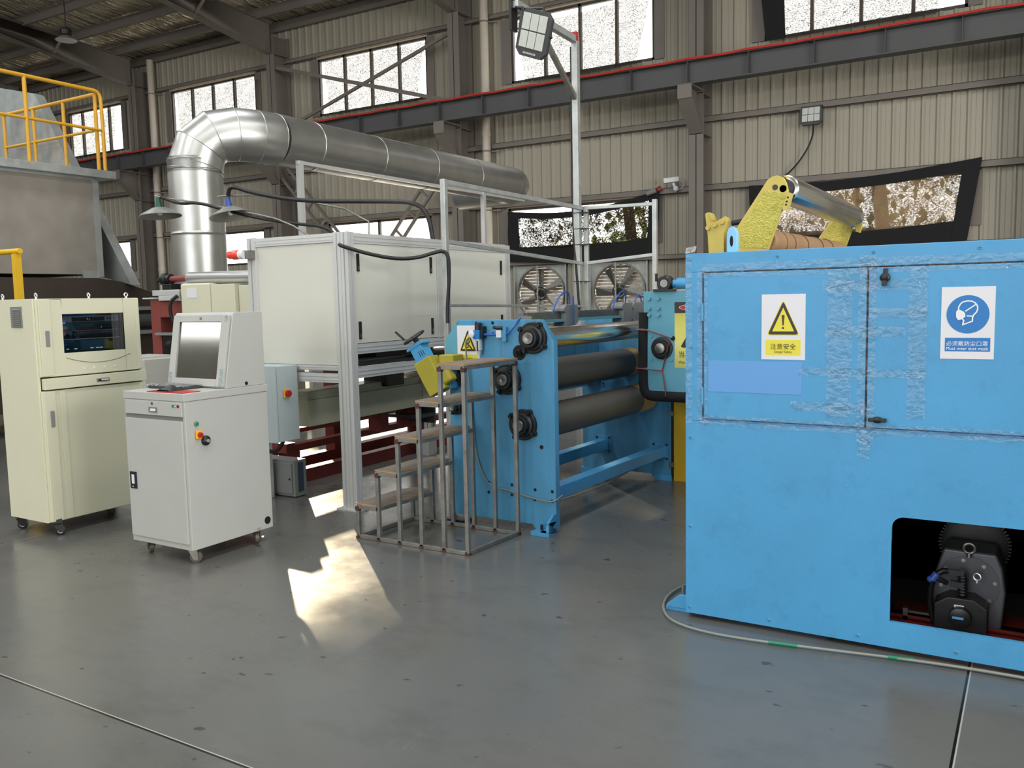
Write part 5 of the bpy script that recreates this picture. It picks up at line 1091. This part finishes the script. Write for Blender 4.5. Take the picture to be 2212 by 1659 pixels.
# ------------------------------------------------------------------ welded step stand
t = thing('step_stand', (-3.35, 4.53, 0), 'five-tread welded steel step stand with worn plywood treads', 'steps')
px0, ps, y0, y1, dz, w = -3.795, 0.1735, 4.262, 4.800, 0.2335, 0.025
sk = 0.033                                            # the frame is slightly out of square
for i in range(6):
    k = min(i, 4); h = dz * (k + 1) - 0.012
    for y, s_ in ((y0, 0.0), (y1, sk)):
        x = px0 + ps * i + s_; o = MB().box(x - w / 2, x + w / 2, y - w / 2, y + w / 2, 0.0, h).build('post', 'bare', t, 0.002)
        MB().box(x - w * 0.62, x + w * 0.62, y - w * 0.62, y + w * 0.62, 0.0, 0.016).box(x - w * 0.6, x + w * 0.6, y - w * 0.6, y + w * 0.6, h - 0.035, h - 0.008).build('weld', 'weld', o)
def brun(a, b, nm='base_rail'): MB().bar(a, b, w, w).build(nm, 'bare', t, 0.002)
xe = px0 + ps * 5
brun((px0, y0, 0.0135), (xe, y0, 0.0135)); brun((px0 + sk, y1, 0.0135), (xe + sk, y1, 0.0135)); brun((px0, y0, 0.0135), (px0 + sk, y1, 0.0135)); brun((xe, y0, 0.0135), (xe + sk, y1, 0.0135))
for i in range(5):
    z = dz * (i + 1) - 0.022; xa, xb = px0 + ps * i, px0 + ps * (i + 1)
    brun((xa, y0, z), (xb, y0, z), 'tread_bearer'); brun((xa + sk, y1, z), (xb + sk, y1, z), 'tread_bearer'); brun((xb, y0, z), (xb + sk, y1, z), 'tread_bearer'); brun((xa, y0, z), (xa + sk, y1, z), 'tread_bearer')
    zt = dz * (i + 1) - 0.009; q = MB(); e = 0.022; f = -0.012 if i < 4 else 0.012
    poly = [(xa - e, y0 + 0.0), (xb + f, y0 - 0.012), (xb + f + sk, y1 + 0.012), (xa - e + sk + 0.03, y1 + 0.012), (xa - e + 0.006, y1 - 0.1)]
    q.prism([(x, y, zt) for x, y in poly], (0, 0, 0.011), 0); o = q.build('tread', 'plyface', t, 0.001)
    q = MB(); q.prism([(x + (0.001 if x > (xa + xb) / 2 else -0.001), y + (0.001 if y > 4.5 else -0.001), zt + 0.001) for x, y in poly], (0, 0, 0.008), 0); q.build('tread_edge', 'plyedge', o)

# ------------------------------------------------------------------ big blue housing
t = thing('machine_housing', (-0.6, 5.1, 0), 'big bright blue machine housing with taped doors, two signs and a motor opening', 'machine housing')
HX0, HX1, HY, HB = -1.418, 1.3, 3.91, 6.35
ox0, ox1, oz0, oz1 = -0.507, 0.10, 0.139, 0.60
z0, z1, zt = 0.024, 0.962, 1.741
p = MB(); T = 0.02
p.box(HX0, ox0, HY, HY + T, z0, z1); p.box(ox1, HX1, HY, HY + T, z0, z1); p.box(ox0, ox1, HY, HY + T, z0, oz0); p.box(ox0, ox1, HY, HY + T, oz1, z1)
rr = 0.048
for sx, xx in ((1, ox0), (-1, ox1)):
    arc = [(xx + sx * rr - sx * rr * math.cos(R(a)), oz1 - rr + rr * math.sin(R(a))) for a in range(0, 91, 15)]
    p.xz([(xx, oz1)] + arc, HY, HY + T)
p.build('front_panel', 'blue', t)
p = MB(); p.box(HX0, HX1, HY, HY + T, 1.655, zt); p.box(HX0, -1.338, HY, HY + T, z1, 1.655); p.box(0.95, HX1, HY, HY + T, z1, 1.655); p.box(HX0, HX1, HY, HB, zt - 0.003, zt) if False else None
p.box(HX0, HX1, HY + 0.012, HY + 0.03, z1 - 0.004, z1 + 0.008); p.build('door_frame', 'blue', t, 0.003)
MB().box(HX0, HX0 + 0.02, HY + 0.001, HB, z0, zt - 0.001).build('side_panel', 'blue', t); MB().box(HX1 - 0.02, HX1, HY + 0.001, HB, z0, zt - 0.001).build('side_panel', 'blue', t); MB().box(HX0, HX1, HB - 0.02, HB, z0, zt).build('back_panel', 'blue', t)
MB().box(HX0, HX1, HY + 0.001, 4.3, zt - 0.02, zt - 0.001).box(-0.8, HX1, 4.3, HB, zt - 0.02, zt - 0.001).build('top_panel', 'blue', t)
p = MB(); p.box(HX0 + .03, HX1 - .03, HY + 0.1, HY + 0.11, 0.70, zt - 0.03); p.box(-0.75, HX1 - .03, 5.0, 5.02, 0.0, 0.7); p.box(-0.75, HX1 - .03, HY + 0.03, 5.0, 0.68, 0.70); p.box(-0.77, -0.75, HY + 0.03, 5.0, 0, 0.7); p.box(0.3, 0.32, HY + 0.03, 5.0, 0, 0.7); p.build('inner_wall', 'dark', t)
for x0_, x1_ in ((-1.3, -1.1), (0.9, 1.1)): MB().box(x0_, x1_, 4.1, 6.2, 0, 0.03).build('base_rail', 'iron', t)
dl = MB().box(-1.330, -0.624, HY - 0.004, HY + 0.016, 0.974, 1.649).build('door', 'blue', t, 0.004)
dr = MB().box(-0.616, 0.94, HY - 0.004, HY + 0.016, 0.974, 1.649).build('door', 'blue', t, 0.004)
p = MB(); p.obox((-0.552, HY - 0.022, 1.608), (0.009, 0, 0), (0, 0.008, 0), (0.003, 0, 0.036)); p.sphere((-0.552, HY - 0.02, 1.606), 0.019, 14, sq=(1.1, .7, 1)); p.cyl((-0.552, HY - 0.02, 1.606), (-0.552, HY, 1.606), 0.01); p.build('wing_knob', 'black', dr, 0.003)
p = MB(); p.obox((-0.57, HY - 0.022, 1.011), (0.036, 0, 0), (0, 0.008, 0), (0, 0, 0.008)); p.sphere((-0.57, HY - 0.02, 1.011), 0.019, 14, sq=(1.2, .7, .75)); p.cyl((-0.57, HY - 0.02, 1.011), (-0.57, HY, 1.011), 0.01); p.build('wing_knob', 'black', dr, 0.003)
for z in (1.47, 1.08): MB().cyl((-1.337, HY - 0.006, z - 0.04), (-1.337, HY - 0.006, z + 0.04), 0.0075, n=12).build('hinge', 'blue_worn', dl)
MB().box(-1.307, -0.885, HY - 0.0055, HY - 0.004, 1.103, 1.247).build('pale_label', 'bluelabel', dl)
for x, z in ((-1.394, 1.714), (-0.995, 1.713), (-0.6, 1.713), (-0.209, 1.713), (-1.389, 1.307), (-1.394, 0.88), (-1.396, 0.45), (-1.399, 0.054), (-1.017, 0.053), (-0.634, 0.053), (-0.249, 0.053)):
    s_ = MB().cyl((x, HY, z), (x, HY - 0.003, z), 0.0085, 0.0065, n=14).build('screw', 'blue_worn', t); MB().box(x - 0.004, x + 0.004, HY - 0.0035, HY - 0.0028, z - 0.001, z + 0.001).build('slot', 'dark', s_)
warn_sign('caution_sign', -1.062, -0.872, 1.257, 1.546, HY - 0.004, t, '注意安全', 'Danger Safety', 'mark')
# dust mask sign
q = MB(); x0_, x1_, sz0_, sz1_, y = -0.340, -0.1495, 1.273, 1.561, HY - 0.004; w_s, h_s = x1_ - x0_, sz1_ - sz0_
def S(u, v, k=0.0): return V((x0_ + u * w_s, y - 0.0015 - k, sz0_ + v * h_s))
q.box(x0_, x1_, y - 0.0015, y, sz0_, sz1_, 0)
flat(q, [S(0.5 + 0.40 * math.cos(R(a)), 0.62 + 0.40 * w_s / h_s * math.sin(R(a))) for a in range(0, 360, 8)], (0, -1, 0), 0.0006, 1)
def stroke(pts, wd, k=0.0008):
    """an even white line drawn through points"""
    P2 = [V(p) for p in pts]
    for i_, (a, b) in enumerate(zip(P2, P2[1:])):
        A, B = S(a.x, a.y, k + 0.0001 * i_), S(b.x, b.y, k + 0.0001 * i_); d = (B - A).normalized(); n_ = V((-d.z, 0, d.x)) * wd * w_s / 2
        flat(q, [A + n_ - d * wd * w_s * .3, B + n_ + d * wd * w_s * .3, B - n_ + d * wd * w_s * .3, A - n_ - d * wd * w_s * .3], (0, -1, 0), 0.0005, 2)
head = [(0.325, 0.69), (0.33, 0.725), (0.36, 0.765), (0.40, 0.79), (0.49, 0.805), (0.57, 0.80), (0.635, 0.775), (0.675, 0.735), (0.68, 0.69), (0.66, 0.65), (0.61, 0.61), (0.59, 0.575), (0.59, 0.525), (0.41, 0.475), (0.43, 0.535), (0.41, 0.55)]
stroke(head, 0.026); stroke([(0.46, 0.665), (0.645, 0.755)], 0.024); stroke([(0.485, 0.598), (0.60, 0.595)], 0.022)
flat(q, [S(u, v, 0.0026) for u, v in ((0.33, 0.688), (0.42, 0.66), (0.452, 0.632), (0.458, 0.59), (0.415, 0.562), (0.40, 0.552), (0.325, 0.540), (0.285, 0.58), (0.28, 0.655), (0.305, 0.678))], (0, -1, 0), 0.0005, 2)
q.box(x0_ + 0.085 * w_s, x1_ - 0.07 * w_s, y - 0.0021, y - 0.0015, sz0_ + 0.105 * h_s, sz0_ + 0.295 * h_s, 1)
text_mb(q, '必须戴防尘口罩', 0.112 * w_s, S(0.5, 0.188, 0.0012), (1, 0, 0), (0, 0, 1), 2, bold=0.0005); text_mb(q, 'Must wear dust mask', 0.097 * w_s, S(0.5, 0.125, 0.0012), (1, 0, 0), (0, 0, 1), 2, bold=0.0004, squash=0.94)
q.build('dust_mask_sign', ['paper', 'signblue', 'signwhite'], t)
# clear tape along the seams
def strip(x0, x1, z0, z1, nm='clear_tape', amp=0.0012, k=0.0):
    n1 = max(2, int((x1 - x0) / 0.012)); n2 = max(2, int((z1 - z0) / 0.012)); a = random.random() * 9
    MB().grid(lambda u, v: V((x0 + (x1 - x0) * u, HY - 0.0062 - k - amp * abs(math.sin(43 * u * (x1 - x0) * 3 + a) * math.sin(60 * v * (z1 - z0) * 3 + 3 * a)), z0 + (z1 - z0) * v)), min(n1, 120), min(n2, 80)).build(nm, 'tape', t)
strip(-1.34, 0.3, 1.628, 1.69); strip(-1.34, 0.3, 0.945, 0.992); strip(-0.655, -0.585, 0.90, 1.70, k=0.0004); strip(-1.36, -1.31, 0.94, 1.67, k=0.0004); strip(-1.417, -1.385, 0.95, 1.735)
strip(-0.80, -0.46, 1.555, 1.60, k=0.001); strip(-0.79, -0.47, 1.36, 1.405, k=0.001); strip(-0.90, -0.39, 1.19, 1.225, k=0.001); strip(-0.46, -0.39, 1.02, 1.64, k=0.0014); strip(-0.78, -0.68, 1.0, 1.63, k=0.0014); strip(-0.93, -0.60, 1.03, 1.075, k=0.001); strip(-0.65, -0.6, 0.84, 0.93); strip(-0.6, -0.39, 1.44, 1.48, k=0.001)
MB().grid(lambda u, v: V((-1.42 + 0.05 * u, HY - 0.004 + 0.02 * v, 1.741 + 0.028 * v + 0.008 * u)), 6, 4).build('loose_tape', 'plastic', t)
# lug and floor bracket
p = MB(); pts = [(-1.281, 1.74), (-1.281, 1.84), (-1.272, 1.862), (-1.258, 1.87), (-1.244, 1.862), (-1.234, 1.84), (-1.234, 1.74)]; p.xz(pts, 4.095, 4.13); lg = p.build('lifting_lug', 'lightblue', t, 0.002)
flat(MB(), [(0, 0, 0), (1, 0, 0), (0, 0, 1)], (0, -1, 0), 0.001); q = MB(); flat(q, [(-1.2585 + 0.008 * math.cos(R(a)), 4.0955, 1.80 + 0.026 * math.sin(R(a))) for a in range(0, 360, 18)], (0, -1, 0), 0.001); q.build('lug_hole', 'dark', lg)
p = MB(); p.box(-1.54, HX0, 3.96, 4.12, 0.0, 0.02); p.xz([(-1.535, 0.03), (-1.47, 0.085), (HX0, 0.085), (HX0, 0.02), (-1.52, 0.02)], 3.955, 3.975); p.yz([(3.975, 0.085), (4.12, 0.115), (4.12, 0.02), (3.975, 0.02)], HX0 - 0.014, HX0); p.build('floor_bracket', 'blue', t, 0.002)
MB().cyl((-1.49, 4.07, 0.02), (-1.49, 4.07, 0.10), 0.009, n=10).build('anchor_bolt', 'bare', t)
# motor seen through the opening
t = thing('geared_motor', (-0.24, 4.4, 0), 'black servo motor and grey gearbox inside the opening of the blue housing', 'motor')
gm = mat('dark_grey_casting', (96, 98, 104), 0.4, 0.3, var=0.06)
p = MB(); p.xz([(-0.335, 0.395), (-0.125, 0.39), (-0.10, 0.33), (-0.085, 0.22), (-0.10, 0.05), (-0.33, 0.05), (-0.375, 0.12), (-0.378, 0.24)], 4.26, 4.46); p.build('gear_case', gm, t, 0.012)
p = MB(); p.lathe((-0.235, 4.26, 0.245), (0, -1, 0), [(0, 0.126), (0.004, 0.126), (0.004, 0.0)], 40); p.build('cover_disc', mat('disc_grey', (84, 86, 92), 0.4, 0.3), t)
for a in range(8): x, z = -0.235 + 0.108 * math.cos(R(45 * a + 10)), 0.245 + 0.108 * math.sin(R(45 * a + 10)); MB().cyl((x, 4.258, z), (x, 4.25, z), 0.009, n=8).build('bolt', 'steel', t)
p = MB(); n = 56
for k in range(n): a = 2 * math.pi * k / n; p.obox((-0.225 + 0.145 * math.cos(a), 4.53, 0.36 + 0.145 * math.sin(a)), V((math.cos(a), 0, math.sin(a))) * 0.006, (0, 0.03, 0), V((-math.sin(a), 0, math.cos(a))) * 0.004)
p.lathe((-0.225, 4.5, 0.36), (0, 1, 0), [(0, 0.0), (0.0, 0.10), (0.01, 0.14), (0.06, 0.14), (0.06, 0)], 48); p.build('toothed_wheel', 'black', t)
MB().ring((-0.232, 4.25, 0.408), (0, 1, 0), 0.022, 0.007, 22, 8).cyl((-0.232, 4.25, 0.37), (-0.232, 4.25, 0.388), 0.012, n=10).build('lifting_eye', 'steel', t); MB().ring((-0.196, 4.21, 0.296), (0.3, 1, 0), 0.015, 0.005, 20, 8).cyl((-0.196, 4.21, 0.27), (-0.196, 4.21, 0.282), 0.008, n=10).build('lifting_eye', 'satin', t)
p = MB(); k_ = [(0.30, -0.42), (0.42, -0.3), (0.42, 0.16), (0.2, 0.3), (-0.2, 0.3), (-0.42, 0.16), (-0.42, -0.3), (-0.3, -0.42)]; p.xz([(-0.253 + a * 0.25, 0.135 + b * 0.25) for a, b in k_], 4.14, 4.26); p.build('servo_motor', 'black', t, 0.006)
cp = MB().lathe((-0.253, 4.14, 0.132), (0, -1, 0), [(0, 0.046), (0.03, 0.042), (0.034, 0.03), (0.034, 0)], 30).build('end_cap', 'iron', t); MB().box(-0.282, -0.238, 4.104, 4.107, 0.128, 0.138).build('blue_mark', 'bluelabel', cp)
lb = MB().box(-0.278, -0.240, 4.136, 4.139, 0.165, 0.181).build('small_label', 'paper', t); q = MB(); flat(q, [(-0.274, 4.1355, 0.168), (-0.264, 4.1355, 0.168), (-0.269, 4.1355, 0.178)], (0, -1, 0), 0.0005); q.box(-0.258, -0.245, 4.135, 4.136, 0.170, 0.176); q.build('label_print', 'signblack', lb)
p = MB()
for i in range(9): p.ring((-0.25, 4.19, 0.19 + 0.013 * i), (0, 0, 1), 0.017, 0.005, 18, 6)
p.cyl((-0.25, 4.19, 0.18), (-0.25, 4.19, 0.31), 0.016, n=16); p.bar((-0.30, 4.18, 0.262), (-0.245, 4.18, 0.258), 0.022, 0.026); p.bar((-0.305, 4.18, 0.314), (-0.245, 4.18, 0.312), 0.022, 0.022); p.build('cable_connector', 'olive' if False else 'iron', t)
q = MB().tube([(-0.31, 4.18, 0.315), (-0.335, 4.17, 0.315), (-0.36, 4.16, 0.285), (-0.375, 4.17, 0.24), (-0.38, 4.19, 0.15), (-0.36, 4.2, 0.06)], 0.013, 10, smooth=2).tube([(-0.31, 4.17, 0.263), (-0.345, 4.15, 0.285), (-0.37, 4.15, 0.29)], 0.011, 10, smooth=1); q.build('motor_cable', 'black', t)
MB().cyl((-0.350, 4.155, 0.305), (-0.368, 4.15, 0.275), 0.017, n=14).sphere((-0.376, 4.15, 0.277), 0.015, 12).build('blue_tape', 'lampblue', t)
p = MB(); p.box(-0.55, 0.25, 4.2, 4.5, 0.0, 0.045); p.box(-0.55, 0.25, 4.08, 4.2, 0.02, 0.055); p.box(-0.55, 0.25, 4.2, 4.215, 0.045, 0.075); p.build('base_channel', 'redox', t)
p = MB().box(-0.49, -0.36, 4.22, 4.24, 0.085, 0.095).box(-0.49, -0.47, 4.2, 4.24, 0.05, 0.11); p.build('clamp_bar', 'steel', t)
# roller carrier on top of the housing
t = thing('roller_carrier', (-1.15, 5.3, 1.74), 'yellow arm pair holding a shiny steel roller above the blue housing', 'roller carrier')
arm = [(-1.355, 1.60), (-1.362, 1.884), (-1.200, 2.122), (-1.18, 2.135), (-1.15, 2.140), (-1.122, 2.128), (-1.106, 2.10), (-1.096, 2.06), (-1.146, 1.907), (-1.192, 1.772), (-1.21, 1.60)]
AY, BY = 4.50, 6.08
na = MB().xz(arm, AY, AY + 0.02).build('arm', 'yellow', t, 0.002)
flm = [(-1.335, 1.79), (-1.335, 1.885), (-1.235, 2.035), (-1.205, 2.075), (-1.17, 2.062), (-1.108, 2.04), (-1.115, 2.0), (-1.165, 1.87), (-1.20, 1.78)]
MB().xz(flm, AY - 0.0025, AY).build('wrapping_film', 'film', na)
MB().lathe((-1.161, AY, 2.082), (0, -1, 0), [(0, 0.014), (0.002, 0.014), (0.002, 0.011), (0.0035, 0.011), (0.0035, 0)], 20).build('pin', 'iron', na)
MB().xz([(-1.094, 2.053), (-1.074, 2.043), (-1.096, 1.962), (-1.118, 1.968)], AY - 0.03, AY + 0.02).build('stop_lug', 'yellow', na)
q = MB()
for z in (2.02, 2.0, 1.985): q.box(-1.094 - (2.02 - z) * 0.25, -1.086 - (2.02 - z) * 0.25, AY - 0.032, AY - 0.030, z, z + 0.008)
q.build('punch_mark', 'dark', na)
sh = 0.06
fa = MB().xz([(x + sh, z - 0.005) for x, z in arm], BY, BY + 0.02).build('arm', 'yellow', t, 0.002); MB().xz([(x + sh, z - 0.005) for x, z in flm], BY - 0.0025, BY).build('wrapping_film', 'film', fa); MB().xz([(-1.094 + sh, 2.0), (-1.06 + sh, 1.99), (-1.075 + sh, 1.93), (-1.10 + sh, 1.94)], BY - 0.04, BY).build('stop_lug', 'yellow', fa)
a = V((-1.122, AY + 0.03, 2.072)); b = V((-1.122 + sh, BY - 0.02, 2.035)); L_ = (b - a).length
rl = MB().lathe(a, b - a, [(0.004, 0.052), (0.0, 0.066), (0.004, 0.071), (L_ * .93, 0.071), (L_ * .93 + .002, 0.070), (L_ * .93 + .004, 0.071), (L_ - 0.004, 0.071), (L_, 0.066), (L_, 0.03)], 48).build('steel_roller', 'chrome', t)
MB().lathe(a, b - a, [(-0.004, 0.0), (-0.004, 0.03), (0.006, 0.056), (0.01, 0.056)], 36).build('roller_end', 'iron', rl); MB().cyl(a - V((0, 0.03, 0)), a + V((0, 0.03, 0)), 0.018, n=16).build('journal', 'steel', rl)
p = MB(); p.xz([(-1.56, 1.984), (-1.547, 1.99), (-1.535, 1.99), (-1.52, 1.982), (-1.503, 1.944), (-1.503, 1.936), (-1.45, 1.964), (-1.438, 1.958), (-1.430, 1.94), (-1.455, 1.875), (-1.452, 1.60), (-1.53, 1.60), (-1.545, 1.87)], 4.60, 4.64); br = p.build('bracket_plate', 'yellow', t, 0.003)
MB().xz([(-1.535, 1.99), (-1.52, 1.982), (-1.503, 1.944), (-1.52, 1.95)], 4.59, 4.6).build('hook_edge', 'yellow', br)
for x, z in ((-1.541, 1.908), (-1.503, 1.921), (-1.464, 1.935)): MB().cyl((x, 4.60, z), (x, 4.588, z), 0.0135, n=6).build('bolt', 'yellow', br)
MB().bar((-1.49, 4.62, 1.70), (-1.25, 4.62, 1.66), 0.08, 0.08).build('tie_bar', 'yellow', t)
MB().cyl((-1.43, 4.66, 1.93), (-1.33, 4.66, 1.94), 0.014, n=12).build('shaft', 'black', t)
MB().box(-1.36, -1.19, AY, BY + 0.1, 1.56, 1.62).build('carrier_base', 'iron', t)
t = thing('paper_roll', (-1.2, 5.3, 1.74), 'brown kraft-wrapped roll lying between the yellow arms', 'roll')
a = V((-1.225, AY + 0.03, 1.815)); b = V((-1.225 + sh, BY - 0.01, 1.815)); L_ = (b - a).length
q = MB().lathe(a, b - a, [(0, 0.0), (0, 0.062), (0.1, 0.068), (L_ * .5, 0.066), (L_, 0.066), (L_, 0)], 36); o = q.build('wrapped_roll', 'kraft', t)
q = MB(); d = (b - a).normalized()
for s_ in (0.2, 0.36, 0.62, 0.95, 1.2): q.ring(a + d * s_, d + V((0.12, 0, 0.05)), 0.067, 0.004, 32, 6)
q.build('fold', mat('kraft_fold', (92, 72, 58), 0.8), o)
# clear hose on the floor
def GP(x, y): return V((x, y, 0.012))
p = MB().tube([GP(-1.43, 4.62), GP(-1.53, 4.45), GP(-1.60, 4.2), GP(-1.575, 4.0), GP(-1.49, 3.83), GP(-1.36, 3.75), GP(-1.15, 3.73), GP(-0.8, 3.78), GP(-0.4, 3.85), GP(-0.05, 3.875), GP(0.35, 3.86), GP(1.2, 3.8)], 0.0065, 10, smooth=3)
o = p.build('clear_hose', 'hosegrey'); tag(o, 'clear hose lying on the floor along the foot of the blue housing', 'hose')
for x0_, x1_, ya, yb in ((-0.98, -0.86, 3.756, 3.771), (-0.50, -0.40, 3.833, 3.849)): MB().cyl((x0_, ya, 0.012), (x1_, yb, 0.012), 0.0085, n=12).build('tape_band', 'greentape', o)
